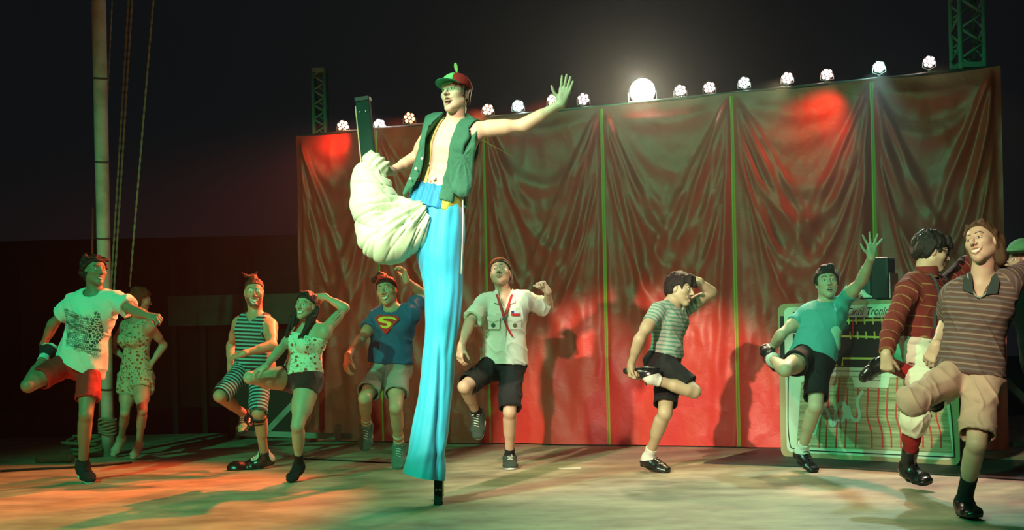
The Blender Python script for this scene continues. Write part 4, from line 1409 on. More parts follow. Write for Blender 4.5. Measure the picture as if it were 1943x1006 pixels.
# ================================================================== 11 man in striped polo, nearest
def person_striped_polo():
    f = Fig('person', 'laughing long-haired man in brown striped polo shirt and tan knee shorts', (1830, 980),
            dict(nk=(1862, 527, 0), sR=(1813, 551, .05), sL=(1916, 524, -.05), hR=(1818, 702, .03), hL=(1862, 704, -.03),
                 elR=(1798, 606, '+'), wrR=(1775, 650, '-'), elL=(1978, 505, '+'), wrL=(2040, 480, '-'),
                 knR=(1732, 756, '-'), anR=(1770, 742, '+'), toR=(1782, 722, '+'), knL=(1853, 836, '-'), anL=(1829, 944, '+'), toL=(1851, 974, '-')),
            (1862, 453, -.03, -50, 10, -14), H=1.0, skin=(.62, .42, .30), facep=dict(smile=1.4, open=.014, squint=.7, browc=(.06, .035, .02)), bulk=.90,
            hands=dict(R=dict(dir=(-.4, .3, -1), palm=(.6, .6, 0), curl=.4), L=dict(dir=(1, 0, .3), palm=(0, -1, 0), curl=.2)))
    f.body()
    m = mat('striped_pique', (.125, .072, .062), .85, (.28, .20, .16), 'stripes', prm=dict(per=.027, duty=.34, wob=.004, c3=(.17, .15, .155)), bump=.2, bscale=260)
    o = f.tshirt(m, name='polo_shirt', add=.018, hem=.0, sleeve=.66, sadd=.030, hemout=.018, neck=.064, wr=.006, vneck=.11)
    j, u = f.j, f.up
    mg = mat('dark_green_collar', (.035, .05, .045), .85)
    P = lambda t: f.pc + u * t
    for ns in (-1, 1):
        f.decal('collar', curve_decal([[(ns * .030, -.085), (ns * .088, -.070), (ns * .092, .0), (ns * .066, .045), (ns * .050, .020)]]), mg, o, f.torso(.022) + f.neck_ops(), P(f.tl) + u * .0, f.sx, u, f.fw, .012)
    f.shorts(mat('tan_chino', (.50, .35, .26), .85, bump=.15, bscale=140), 'chino_shorts', waist=.10, lens=dict(R=1.13, L=.88), flare=.022, add=.018, wr=.007)
    ms = mat('black_sock', (.012, .013, .018), .9, bump=.2)
    for s in 'RL':
        f.sock(s, ms, t=.42, add=.006); f.shoe(s, M_LEA, M_RUBK, top=-.010, add=.009, laces=M_RUBK, sole_t=.009, name='jazz_shoe')
    ex = [('u', .02, f.E((0, -.065, -.01), (.085, .075, .08))), ('u', .03, f.Cn((.06, -.05, .0), (.075, -.03, -.125), .045, .030)), ('u', .03, f.Cn((-.06, -.05, .0), (-.075, -.04, -.12), .045, .030)),
          ('u', .03, f.Cn((0, -.09, .0), (.02, -.10, -.13), .055, .04)), ('u', .015, f.Cn((.045, .045, .098), (.084, -.005, .03), .014, .009)), ('u', .015, f.Cn((.086, -.005, .03), (.086, -.0, -.06), .010, .008)),
          ('u', .015, f.Cn((-.045, .045, .098), (-.082, .0, .02), .014, .009))]
    f.hair(mat('long_brown_hair', (.085, .042, .020), .6, spec=.3, bump=.6, bscale=200), f.hair_ops(th=.010, front=.092, back=-.09, slope=.95, bs=-.03), amp=.004, extra=ex)
    # cord round the neck
    bm = bmesh.new(); spec = [('u', 0, f.torso(.03)), ('u', .01, [('u', 0, cone(j['nk'] - u * .02, f.hp(0, -.02, -.05), .085, .075))])]
    pts = []
    for t in np.linspace(-1, 1, 25):
        p = (j['nk'] + f.sx * t * .075 + u * (.03 - .13 * (1 - t * t)) + f.fw * .25).astype(np.float32)[None]
        for _ in range(30):
            d = evp(spec, p); p = p - f.fw.astype(np.float32) * np.clip(d, -.01, .05)[:, None] * .8
        pts.append(p[0])
    bm_tube(bm, pts, .0045, 6); bm_link('neck_cord', bm, mat('grey_cord', (.3, .33, .3), .7), f.root, True)
    return f


# ================================================================== 12 capped person behind, mostly outside the frame
def person_green_cap():
    f = Fig('person', 'person in a green cap, mostly hidden behind the brown striped polo shirt', 7.0,
            dict(nk=(1955, 530, 0), sR=(1940, 560, .1), sL=(2005, 552, -.08), hR=(1990, 690, .02), hL=(2022, 690, -.02),
                 elR=(1955, 635, '+'), wrR=(1990, 690, '-'), elL=(2030, 620, '+'), wrL=(2040, 690, '-'),
                 knR=(1995, 800, '-'), anR=(2000, 925, '+'), toR=(1990, 950, '-'), knL=(2030, 800, '-'), anL=(2035, 925, '+'), toL=(2025, 952, '-')),
            (1940, 493, 0, -35, 0, 0), ground=None, skin=(.45, .28, .2), group='dancers on the stage')
    f.body()
    f.tshirt(M_BLACK, name='black_shirt', add=.016, hem=-.05, sleeve=1.8, sadd=.02, neck=.066)
    f.shorts(M_BLACK, 'black_trousers', waist=.1, len_=1.9, add=.016, flare=.02)
    for s in 'RL': f.shoe(s, M_LEA, M_RUBK, top=.0, name='black_shoe')
    f.hair(M_HAIR)
    mc = mat('green_cap_cloth', (.06, .22, .10), .8)
    cap = f.cloth('cap', [('u', 0, f.E((0, -.012, .045), (.094, .114, .090))), ('i', .004, plane(f.hp(0, .0, .045), -f.hR3[2])), ('u', .01, [('u', 0, f.E((0, .115, .050), (.070, .085, .012)))])], mc, wr=.001, vox=.005)
    return f

# ================================================================== the stilt walker
def loft(name, rings, m, parent, folds=None, n=72, cap=True, st=None):
    """rings: (centre, x axis, y axis, rx, ry) joined into one cloth tube; folds(i/len, theta) displaces outward"""
    bm = bmesh.new(); R_ = []
    # smooth interpolation of the rings
    A = np.array([np.concatenate([c, x * rx, y * ry]) for c, x, y, rx, ry in rings])
    K = (len(A) - 1) * 9 + 1
    t = np.linspace(0, len(A) - 1, K); i = np.minimum(t.astype(int), len(A) - 2); u = (t - i)[:, None]
    p0 = A[np.maximum(i - 1, 0)]; p1 = A[i]; p2 = A[i + 1]; p3 = A[np.minimum(i + 2, len(A) - 1)]
    B = .5 * ((2 * p1) + (-p0 + p2) * u + (2 * p0 - 5 * p1 + 4 * p2 - p3) * u * u + (-p0 + 3 * p1 - 3 * p2 + p3) * u ** 3)
    for k in range(K):
        c, X, Y = B[k][:3], B[k][3:6], B[k][6:9]
        vs = []
        for q in range(n):
            a = 2 * math.pi * q / n
            d = X * math.cos(a) + Y * math.sin(a)
            L = np.linalg.norm(d)
            dd = (folds(k / (K - 1), a) if folds else 0)
            vs.append(bm.verts.new(c + d * (1 + dd / max(L, .03))))
        R_.append(vs)
    for k in range(K - 1):
        for q in range(n): bm.faces.new((R_[k][q], R_[k][(q + 1) % n], R_[k + 1][(q + 1) % n], R_[k + 1][q]))
    if cap: bm.faces.new(R_[0][::-1])
    return bm_link(name, bm, m, parent, True)


def person_stilt():
    f = Fig('person', 'bare-chested stilt walker in green waistcoat and huge blue and pale green trousers', (832, 958),
            dict(nk=(866, 231, 0), sR=(824, 246, .07), sL=(902, 246, -.07), hR=(808, 390, .04), hL=(842, 392, -.04),
                 elR=(786, 302, '+'), wrR=(742, 325, '-'), elL=(993, 238, '-'), wrL=(1066, 196, '-'),
                 knR=(724, 462, '-'), anR=(703, 352, 0), toR=(701, 312, .0), knL=(840, 520, 0), anL=(838, 640, .0), toL=(830, 672, -.05)),
            (864, 179, -.03, -32, 12, -5), H=1.0, ground=None, skin=(.70, .52, .38), facep=dict(open=.030, smile=.5, brow=1), bulk=.97,
            hands=dict(R=dict(dir=(-1, .15, .35), palm=(-.2, .8, -.5), curl=.6), L=dict(dir=(.28, 0, 1), palm=(-.15, -1, 0), curl=.05, spread=.10, thumb=.85)))

    def cols(f, v, col):
        for ns in (-1, 1):
            c = f.pc + f.up * (.70 * f.tl - .012) + f.sx * ns * .085 + f.fw * .115
            d = v - c; mk = (np.hypot(d @ f.sx, d @ f.up) < .0125) & ((v - f.pc) @ f.fw > .05)
            col[mk] = (.30, .13, .10)
        c = f.pc + f.up * .13; d = v - c
        mk = (np.hypot(d @ f.sx, (d @ f.up) * .7) < .006) & (d @ f.fw > .04)
        col[mk] = (.22, .12, .08)
        return col
    j, u = f.j, f.up
    ex = []
    for i in range(3):   # belly
        for ns in (-1, 1):
            ex.append(('u', .02, ell(f.pc + u * (.16 + i * .062) + f.sx * ns * .032 + f.fw * .088, np.stack([f.sx, u, f.fw]), [.028, .026, .014])))
    f.body(cols=cols, extra=ex)
    P = lambda t: f.pc + u * t
    # ---- waistcoat: trunk shape opened down the front
    mv = mat('green_suede', (.035, .17, .105), .85, bump=.35, bscale=70, mott=.35)
    T = f.torso(.022)
    T.append(('u', .05, fcone(P(.16), P(-.02), (.155, .12), (.185, .145), f.hx, 0)))
    T += [('u', .03, cone(j['nk'] - u * .03, j['nk'] + (j['s' + s] - j['nk']) * .7 - u * .0, .062, .050)) for s in 'RL']
    T.append(('i', .004, plane(P(.035) , -u - f.fw * .0)))
    ops = [('u', 0, T), ('s', .004, [('u', 0, f.torso(.010)), ('u', .03, fcone(P(.16), P(-.06), (.142, .107), (.172, .132), f.hx, 0))] + [('u', .03, cone(j['nk'] - u * .03, j['nk'] + (j['s' + s] - j['nk']) * .7 - u * .0, .050, .038)) for s in 'RL'])]
    ops.append(('s', .004, fcone(P(-.03) + f.fw * .26 - f.sx * .025, j['nk'] + f.fw * .22 - f.sx * .012 + u * .02, (.140, .32), (.088, .30), f.sx, 0)))
    ops.append(('s', .004, cone(j['nk'] - u * .04, j['nk'] + u * .1, .068, .09)))
    for s in 'RL':
        ns = -1 if s == 'R' else 1
        ops.append(('s', .005, cone(j['s' + s] - f.sx * ns * .0 - u * .025, j['s' + s] + f.sx * ns * .2 - u * .03, .078, .10)))
        ops.append(('i', .004, plane(j['s' + s] + f.sx * ns * .012, f.sx * ns)))
    vest = f.cloth('waistcoat', ops, mv, wr=.004, fr=7)
    # hanging front panels
    def panel(name, pts, th=.010):
        """outline in the picture plane at the chest's depth, given its own thickness and bulge"""
        bm = bmesh.new()
        fr_ = [];
        for (x, y, d) in pts: fr_.append(pt(x, y, f.Y + d))
        fr_ = np.array(fr_); n = len(fr_)
        c = fr_.mean(0)
        rows = []
        for lay, off in ((0, -th), (1, 0.0)):
            ringv = []
            for s_ in (1.0, .8, .55, .28):
                ringv.append([bm.verts.new(c + (p - c) * s_ + np.array([0, off - .030 * (1 - s_) * (1 if lay == 0 else 1), 0]) + np.array([0, .004 * math.sin(p[2] * 60 + s_ * 5), 0])) for p in fr_])
            cen = bm.verts.new(c + np.array([0, off - .03, 0]))
            rows.append((ringv, cen))
            for a in range(3):
                for i in range(n): bm.faces.new((ringv[a][i], ringv[a][(i + 1) % n], ringv[a + 1][(i + 1) % n], ringv[a + 1][i]))
            for i in range(n): bm.faces.new((ringv[3][i], ringv[3][(i + 1) % n], cen))
        for i in range(n): bm.faces.new((rows[0][0][0][i], rows[0][0][0][(i + 1) % n], rows[1][0][0][(i + 1) % n], rows[1][0][0][i]))
        return bm_link(name, bm, mv, vest, True)
    def dens(pts, m=4):
        out = []
        for i in range(len(pts)):
            a, b = np.array(pts[i]), np.array(pts[(i + 1) % len(pts)])
            for k in range(m): out.append(tuple(a + (b - a) * k / m))
        return out
    panel('front_panel', dens([(868, 238, -.10), (855, 268, -.15), (853, 300, -.16), (853, 345, -.17), (858, 364, -.17), (872, 374, -.165), (886, 374, -.15), (895, 360, -.13), (898, 320, -.12), (902, 282, -.13), (905, 250, -.12), (899, 224, -.05), (884, 214, .0)]))
    panel('front_panel', dens([(842, 213, .02), (822, 214, .05), (808, 220, .06), (802, 240, .03), (797, 275, -.02), (786, 308, -.04), (776, 340, -.05), (764, 366, -.06), (766, 374, -.06), (786, 352, -.09), (799, 326, -.12), (805, 296, -.14), (807, 262, -.14), (814, 238, -.12)]))
    bm = bmesh.new()
    for (x, y) in ((800.5, 301), (789, 320), (778.5, 339)):
        M_ = Matrix.Translation(pt(x, y, f.Y - .165 + (y - 301) * .0012)) @ Matrix.Rotation(math.pi / 2, 4, 'X')
        bm_lathe(bm, [(.001, .004), (.007, .003), (.009, 0), (.009, -.004)], M_, 12)
    bm_link('button', bm, mat('pearl_button', (.75, .75, .7), .25), vest, True)['kind'] = 'stuff'
    # ---- trousers
    mG = mat('pale_green_satin', (.50, .78, .50), .62, bump=.06, bscale=40, sheen=.2)
    mB = mat('sky_blue_satin', (.03, .50, .74), .60, bump=.06, bscale=40, sheen=.2, mott=.0)
    mW = mat('deep_blue_band', (.02, .26, .50), .62, bump=.06)
    mO = mat('olive_yellow_band', (.34, .42, .06), .62, bump=.06)
    tr = None
    # waistband in two colours
    band = [('u', 0, fcone(P(.14), P(-.04), (.146, .116), (.192, .160), f.hx, 0))]
    cut = pt(845, 350, f.Y - .12)
    side = nrm(f.hx)
    bfold = lambda f, v: .004 * np.sin(((v - f.pc) @ f.hx) * 130 + ((v - f.pc) @ f.up) * 20)
    tr = f.cloth('trousers', [('u', 0, band), ('i', .002, plane(P(.118), u)), ('i', .002, plane(P(-.02), -u)), ('i', .001, plane(cut, side * 1 + u * .22 ))], mW, wr=.002, folds=bfold)
    tr['label'] = 'huge trousers with a deep blue band, one blue leg and one pale green leg'
    ob = f.cloth('olive_band', [('u', 0, band), ('i', .002, plane(P(.118), u)), ('i', .002, plane(P(-.02), -u)), ('i', .001, plane(cut, -side - u * .22))], mO, wr=.002, folds=bfold, parent=tr)
    Xc = np.array([cs, 0, -sn]); 
    def ring(xl, yl, xr, yr, d, ry, tilt=0.0):
        a, b = pt(xl, yl, f.Y + d), pt(xr, yr, f.Y + d)
        c = (a + b) / 2; x = (b - a) / 2; rx = np.linalg.norm(x)
        y = np.array([0, 1.0, 0])
        return (c, nrm(x), y, rx, ry)
    rings = [ring(801, 388, 876, 390, -.01, .135), ring(797, 404, 880, 404, -.01, .152), ring(790, 440, 881, 440, -.01, .155), ring(789, 480, 878, 480, -.01, .145), ring(799, 520, 877, 520, -.01, .12),
             ring(805, 560, 876, 560, -.01, .11), ring(806, 600, 872, 600, -.01, .105), ring(806, 640, 867, 640, -.01, .10), ring(803, 680, 863, 680, -.01, .10), ring(800, 720, 860, 720, -.01, .11),
             ring(793, 760, 856, 760, -.01, .12), ring(785, 800, 852, 801, -.01, .125), ring(778, 840, 847, 842, -.01, .135), ring(775, 866, 845, 872, -.01, .14), ring(766, 896, 843, 911, -.01, .15)]
    def foldB(t, a):
        s = .0030 * math.sin(a * 9 + 2 + 3 * vn1(t * 4, 2.5)) * (1 - t) + .005 * math.sin(a * 5 + 1 + t * 2.5 + 2 * vn1(t * 3, 7.5)) * (.35 + .65 * t) + .0025 * math.sin(a * 13 + t * 3 + 4 * vn1(t * 5, .5))
        s += .006 * math.sin(t * 34 + a * 2) * math.exp(-((t - .93) / .06) ** 2) * 1.6
        # long twisting crease running down the leg
        ph = a - (5.0 + t * 1.8 - 1.2)
        s -= .022 * math.exp(-(ph / .16) ** 2) * min(1, max(0, (t - .42) * 5))
        s -= .012 * math.exp(-((a - (4.3 - t * .6)) / .12) ** 2) * min(1, max(0, (t - .1) * 5)) * max(0, 1 - t * 1.4)
        s += .004 * vn1(math.cos(a) * 2 + 8, t * 16 + math.sin(a) * 2)
        return s
    lb = loft('blue_trouser_leg', rings, mB, tr, foldB, cap=False)
    # green raised leg, swept from the hip down to the knee and up to the cuff
    def r2(xa, ya, xb, yb, d, ry): return ring(xa, ya, xb, yb, d, ry)
    rg = [r2(792, 362, 838, 418, .0, .13), r2(762, 373, 825, 446, -.02, .15), r2(738, 404, 790, 482, -.06, .16), r2(722, 430, 756, 496, -.09, .155), r2(702, 440, 716, 494, -.10, .14),
          r2(747, 410, 684, 455, -.09, .13), r2(755, 380, 671, 405, -.07, .125), r2(745, 350, 665, 366, -.04, .12), r2(736, 328, 674, 338, -.02, .105), r2(727, 308, 682, 316, -.01, .08), r2(718, 292, 690, 300, .0, .06)]
    A0 = pt(815, 395, f.Y)
    # even ring orientation: explicit centres, widths and directions along the bent leg
    spec_leg = [((824, 398), (40, 44), 0.0, .14, 62), ((790, 412), (40, 0), -.03, .15, 57), ((758, 440), (46, 0), -.06, .16, 55), ((733, 458), (50, 0), -.085, .16, 40), ]
    G = f.leg_ops('R', .0)
    px = lambda x, y, d=0.0: pt(x, y, f.Y + d)
    leg = [('u', 0, cone(px(818, 396, -.02), px(760, 436, -.09), .150, .165)), ('u', .06, cone(px(760, 440, -.09), px(727, 460, -.13), .160, .130)),
           ('u', .05, cone(px(735, 462, -.12), px(742, 478, -.10), .10, .055)), ('u', .06, cone(px(723, 455, -.11), px(710, 395, -.07), .130, .140)), ('u', .06, cone(px(710, 395, -.04), px(704, 350, -.03), .140, .112)),
           ('u', .04, cone(px(705, 345, -.02), px(708, 318, -.01), .105, .085)), ('u', .03, cone(px(712, 318, -.01), px(706, 304, -.0), .082, .055))]
    leg[0] = ('u', 0, [leg[0], ('i', .012, plane(px(812, 400), (1, 0, .35))), ('i', .01, plane(P(-.012), u))])
    def foldG(f, v):
        # pleats radiate from the waist, fade over the knee; rolls round the shin
        o = px(832, 372, -.05); q = v - o
        ang = np.arctan2(q[:, 0], -q[:, 2]); r = np.linalg.norm(q, axis=1)
        w1 = np.clip(r / .10, 0, 1) * np.clip((.56 - r) / .2, 0, 1)
        def cre(a, b, k): return (1 - np.abs(vnoise(np.stack([a, b, a * 0 + k], 1)))) ** 8
        s = (-.032 * cre(ang * 5.5, r * 1.2, 3.3) - .016 * cre(ang * 11, r * 1.5, 9.1) + .006) * w1
        o2 = px(770, 378, -.05); q2 = v - o2
        a2 = np.arctan2(q2[:, 2], -q2[:, 0]); r2_ = np.linalg.norm(q2, axis=1)
        w2 = np.clip((px(752, 0)[0] - v[:, 0]) / .1, 0, 1)
        s += (-.022 * cre(a2 * 3.2, r2_ * 4, 17.7) - .009 * cre(a2 * 6, r2_ * 3, 23.) + .006) * w2
        tw = np.clip((v[:, 2] - px(0, 350)[2]) / .08, 0, 1)
        s += .006 * np.sin((v[:, 2] * .8 - v[:, 0] * .9) * 120) * tw
        return s
    f.cloth('green_trouser_leg', leg, mG, wr=.005, fr=6, folds=foldG, parent=tr, pad=.45)
    # stilts
    ms = mat('dark_green_paint', (.006, .035, .024), .8, spec=.15, mott=.4)
    ml = mat('pale_wood_edge', (.55, .42, .26), .7)
    st = empty('stilt', (0, 0, 0))
    def stilt(a, b, w, d, face, label):
        bm = bmesh.new()
        a, b = Vector(a), Vector(b); z = (b - a).normalized(); y = Vector(face); y = (y - z * y.dot(z)).normalized(); x = y.cross(z)
        q = Matrix((x, y, z)).transposed().to_4x4()
        bm_box(bm, (a + b) / 2, (w, d, (b - a).length), q, .004)
        o = bm_link('stilt', bm, ms, f.root)
        bm = bmesh.new(); bm_box(bm, (a + b) / 2 + x * (w / 2 + .004), (.008, d * .9, (b - a).length - .05), q, .002); bm_link('pale_edge', bm, ml, o)
        bm = bmesh.new(); bm_box(bm, b + z * .012, (w * 1.12, d * 1.15, .03), q, .005); bm_link('rubber_tip', bm, M_RUBK, o)
        bm = bmesh.new(); bm_box(bm, a + z * .01, (w * 1.0, .12, .03), q, .004); bm_link('foot_plate', bm, ml, o)
        bm = bmesh.new()
        for k in (-1, 1):
            M_ = Matrix.Translation(b - z * .07 + x * k * w * .22 - y * (-(d / 2 + .001))) @ q @ Matrix.Rotation(-math.pi / 2, 4, 'X')
            bm_lathe(bm, [(.001, .004), (.006, .003), (.007, 0)], M_, 10)
        bm_link('bolt', bm, M_METAL, o, True)['kind'] = 'stuff'
        o['label'] = label
        return o
    bpy.data.objects.remove(st)
    base = pt(832, 957, f.Y); base[2] = .028
    stilt(pt(831, 690, f.Y), base, .050, .055, (0, -1, 0), 'stilt standing on the floor')
    stilt(pt(703, 330, f.Y + .0), pt(689, 193, f.Y + .02), .085, .05, (-.18, -1, 0), 'stilt raised into the air')
    # braces
    my = mat('yellow_webbing', (.62, .66, .22), .7)
    spec = f.torso(.0) + ex
    bm = bmesh.new(); prev = None
    L = f.tl - .10
    for t in np.linspace(0, 1, 36):
        x = -.034 - .052 * t; a = bm.verts.new((x - .011 - .004 * t, t * (L), 0)); b = bm.verts.new((x + .011 + .004 * t, t * (L), 0))
        if prev: bm.faces.new((prev[0], prev[1], b, a))
        prev = (a, b)
    me = bpy.data.meshes.new('brace'); bm.to_mesh(me); bm.free()
    b_ = f.decal('brace', me, my, f.root, spec + f.neck_ops(), P(.11), f.sx, u, f.fw, .005)
    bm = bmesh.new(); bm_box(bm, pt(823, 338, f.Y - .125), (.022, .010, .026), None, .002); bm_link('brace_clip', bm, M_METAL, b_)
    # loose brace end down the side
    bm = bmesh.new(); bm_tube(bm, [pt(878, 372, f.Y - .12), pt(878.5, 420, f.Y - .13), pt(877, 470, f.Y - .13), pt(875, 520, f.Y - .12)], .004, 6)
    bm_link('loose_cord', bm, mat('pale_cord', (.65, .68, .5), .7), tr, True)
    # ---- cap, hair
    f.hair(M_HAIRB, f.hair_ops(th=.010, front=.058, back=-.085), amp=.004, extra=[('u', .02, f.Cn((0, -.08, -.02), (.01, -.08, -.12), .035, .02)), ('u', .015, f.Cn((.07, .02, .03), (.077, .028, -.035), .016, .009))])
    R3 = f.hR3
    dome = [('u', 0, f.E((0, -.012, .048), (.097, .116, .094))), ('i', .003, plane(f.hp(0, .0, .040), -R3[2] + R3[1] * -.10))]
    mc = {'g': mat('cap_light_green', (.22, .62, .22), .8), 'r': mat('cap_red', (.42, .02, .015), .8), 'w': mat('cap_white', (.7, .75, .75), .8)}
    ctr = f.hp(0, -.012, .048)
    fwd, lft = R3[1], R3[0]
    # front quarter green, side red, back white
    side = nrm(lft * .80 + fwd * -.20)
    pc_ = ctr + lft * .020 + fwd * .03
    cap = f.cloth('cap', dome + [('i', .001, plane(pc_, side))], mc['g'], wr=0, vox=.0045)
    cap['label'] = 'ball cap in green, red and white panels with a spinner on top'
    f.cloth('red_panel', dome + [('i', .001, plane(pc_, -side)), ('i', .001, plane(ctr - fwd * .055, -fwd))], mc['r'], wr=0, vox=.0045, parent=cap)
    f.cloth('white_panel', dome + [('i', .001, plane(pc_, -side)), ('i', .001, plane(ctr - fwd * .055, fwd))], mc['w'], wr=0, vox=.0045, parent=cap)
    f.cloth('brim', [('u', 0, f.E((0, .060, .020), (.086, .128, .040))), ('s', .002, f.E((0, .058, .012), (.082, .124, .040))), ('i', .002, plane(f.hp(0, .060, .030), -R3[1])), ('i', .002, plane(f.hp(0, .06, .032), -R3[2])), ('s', .003, f.E((0, -.012, .048), (.090, .109, .088)))],
            mat('cap_brim_green', (.03, .30, .17), .75), wr=0, vox=.004, parent=cap)
    bm = bmesh.new()
    top = f.hp(0, -.012, .142)
    bm_tube(bm, [top - R3[2] * .004, top + R3[2] * .014], .005, 8)
    bl = []
    M_ = Matrix.Translation(Vector(top + R3[2] * .016))
    c = Vector(top + R3[2] * .048 - R3[0] * .008)
    ax = Vector(R3[2] * .9 - R3[0] * .25).normalized(); wd = Vector(R3[0] + R3[1] * .3).normalized(); wd = (wd - ax * wd.dot(ax)).normalized(); nn = ax.cross(wd)
    for k_ in range(2):
        pass
    rr = [bm.verts.new(c + ax * (.036 * math.sin(t)) + wd * (.014 * math.cos(t) * (1 + .15 * math.sin(t))) + nn * .002) for t in np.linspace(0, 2 * math.pi, 24, endpoint=False)]
    r2_ = [bm.verts.new(v.co - nn * .004) for v in rr]
    bm.faces.new(rr); bm.faces.new(r2_[::-1])
    for i in range(24): bm.faces.new((rr[i], r2_[i], r2_[(i + 1) % 24], rr[(i + 1) % 24]))
    bm_link('propeller', bm, mat('propeller_green', (.30, .50, .16), .4), cap)
    return f


_t1 = np.random.RandomState(9).rand(64, 64)
def vn1(x, y):
    i, jx = int(math.floor(x)), int(math.floor(y)); fx, fy = x - i, y - jx
    fx = fx * fx * (3 - 2 * fx); fy = fy * fy * (3 - 2 * fy)
    g = lambda a, b: _t1[a % 64, b % 64] * 2 - 1
    return (g(i, jx) * (1 - fx) + g(i + 1, jx) * fx) * (1 - fy) + (g(i, jx + 1) * (1 - fx) + g(i + 1, jx + 1) * fx) * fy

# ================================================================== the place
def curtain_y(px):
    """distance of the curtain line at picture column px (level of the horizon)"""
    k = (px - U0) / FPX
    XA, YA, XB, YB = -2.19, 12.15, 4.075, 9.61
    m = (XB - XA) / (YB - YA)
    return (XA - m * YA) / (k - m)


C0 = np.array([-2.19, 12.15, 0.0]); C1 = np.array([4.075, 9.61, 0.0])
CD = nrm(C1 - C0); CL = np.linalg.norm(C1 - C0); CN = np.array([CD[1], -CD[0], 0.0])     # CN towards the camera
if CN[1] > 0: CN = -CN


def top_z(px): return pt(px, 262 - .0992 * (px - 575), curtain_y(px))[2]


def build_floor():
    m = bpy.data.materials.new('stage_floor'); m.use_nodes = True
    nt = m.node_tree; N, L = nt.nodes, nt.links; b = N['Principled BSDF']
    tc = N.new('ShaderNodeTexCoord')
    mp = N.new('ShaderNodeMapping'); mp.inputs['Scale'].default_value = (.7, 1.25, 1); L.new(tc.outputs['Object'], mp.inputs[0])
    n1 = N.new('ShaderNodeTexNoise'); n1.inputs['Scale'].default_value = 2.2; n1.inputs['Detail'].default_value = 10; n1.inputs['Roughness'].default_value = .65; L.new(mp.outputs[0], n1.inputs['Vector'])
    cr = N.new('ShaderNodeValToRGB'); L.new(n1.outputs[0], cr.inputs[0])
    cr.color_ramp.elements[0].position = .32; cr.color_ramp.elements[0].color = (.20, .155, .105, 1)
    cr.color_ramp.elements[1].position = .66; cr.color_ramp.elements[1].color = (.50, .42, .29, 1)
    n2 = N.new('ShaderNodeTexVoronoi'); n2.inputs['Scale'].default_value = 3.1; L.new(mp.outputs[0], n2.inputs['Vector'])
    r2 = N.new('ShaderNodeMapRange'); r2.inputs[1].default_value = .0; r2.inputs[2].default_value = .09; L.new(n2.outputs['Distance'], r2.inputs[0])
    mx = N.new('ShaderNodeMix'); mx.data_type = 'RGBA'; L.new(r2.outputs[0], mx.inputs[0]); mx.inputs[6].default_value = (.18, .15, .11, 1); L.new(cr.outputs[0], mx.inputs[7])
    L.new(mx.outputs[2], b.inputs['Base Color'])
    n3 = N.new('ShaderNodeTexNoise'); n3.inputs['Scale'].default_value = 9; n3.inputs['Detail'].default_value = 8; L.new(mp.outputs[0], n3.inputs['Vector'])
    rr = N.new('ShaderNodeMapRange'); rr.inputs[3].default_value = .42; rr.inputs[4].default_value = .75; L.new(n3.outputs[0], rr.inputs[0]); L.new(rr.outputs[0], b.inputs['Roughness'])
    bp = N.new('ShaderNodeBump'); bp.inputs['Strength'].default_value = .25; bp.inputs['Distance'].default_value = .02; L.new(n1.outputs[0], bp.inputs['Height']); L.new(bp.outputs[0], b.inputs['Normal'])
    bm = bmesh.new(); bm_box(bm, (0, 7.9, -.06), (19, 11.2, .12), None, 0)
    tag(bm_link('floor', bm, m), kind='structure', label='worn pale wooden stage floor under coloured light')
    bm = bmesh.new(); bm_box(bm, (0, 30, -.16), (90, 34, .1))
    tag(bm_link('ground', bm, mat('dark_ground', (.03, .03, .028), .95)), kind='structure')
    # dark low building behind on the left
    t = tag(empty('building', (-5.0, 14.4, 0)), 'dark low building with a pale green upper band, behind the dancers', 'building')
    bm = bmesh.new(); bm_box(bm, (-4.3, 14.6, 1.3), (8.8, 2.0, 2.6 - .6)); bm_link('wall', bm, mat('dark_boards', (.008, .009, .008), .9, mott=.5), t)
    a, b_ = pt(341, 590, 13.4), pt(562, 590, 13.4)
    bm = bmesh.new(); bm_box(bm, ((a[0] + b_[0]) / 2 + .3, 13.5, a[2]), (b_[0] - a[0] + .9, .1, .35)); bm_link('fascia_board', bm, mat('grey_green_board', (.07, .11, .095), .9, mott=.5), t)
    bm = bmesh.new()
    for x in (45, 230, 330, 385, 470): bm_box(bm, (pt(x, 700, 13.5)[0], 13.56, 1.0), (.06, .06, 2.1))
    bm_link('wall_post', bm, mat('dark_post', (.018, .02, .018), .9), t)['kind'] = 'stuff'


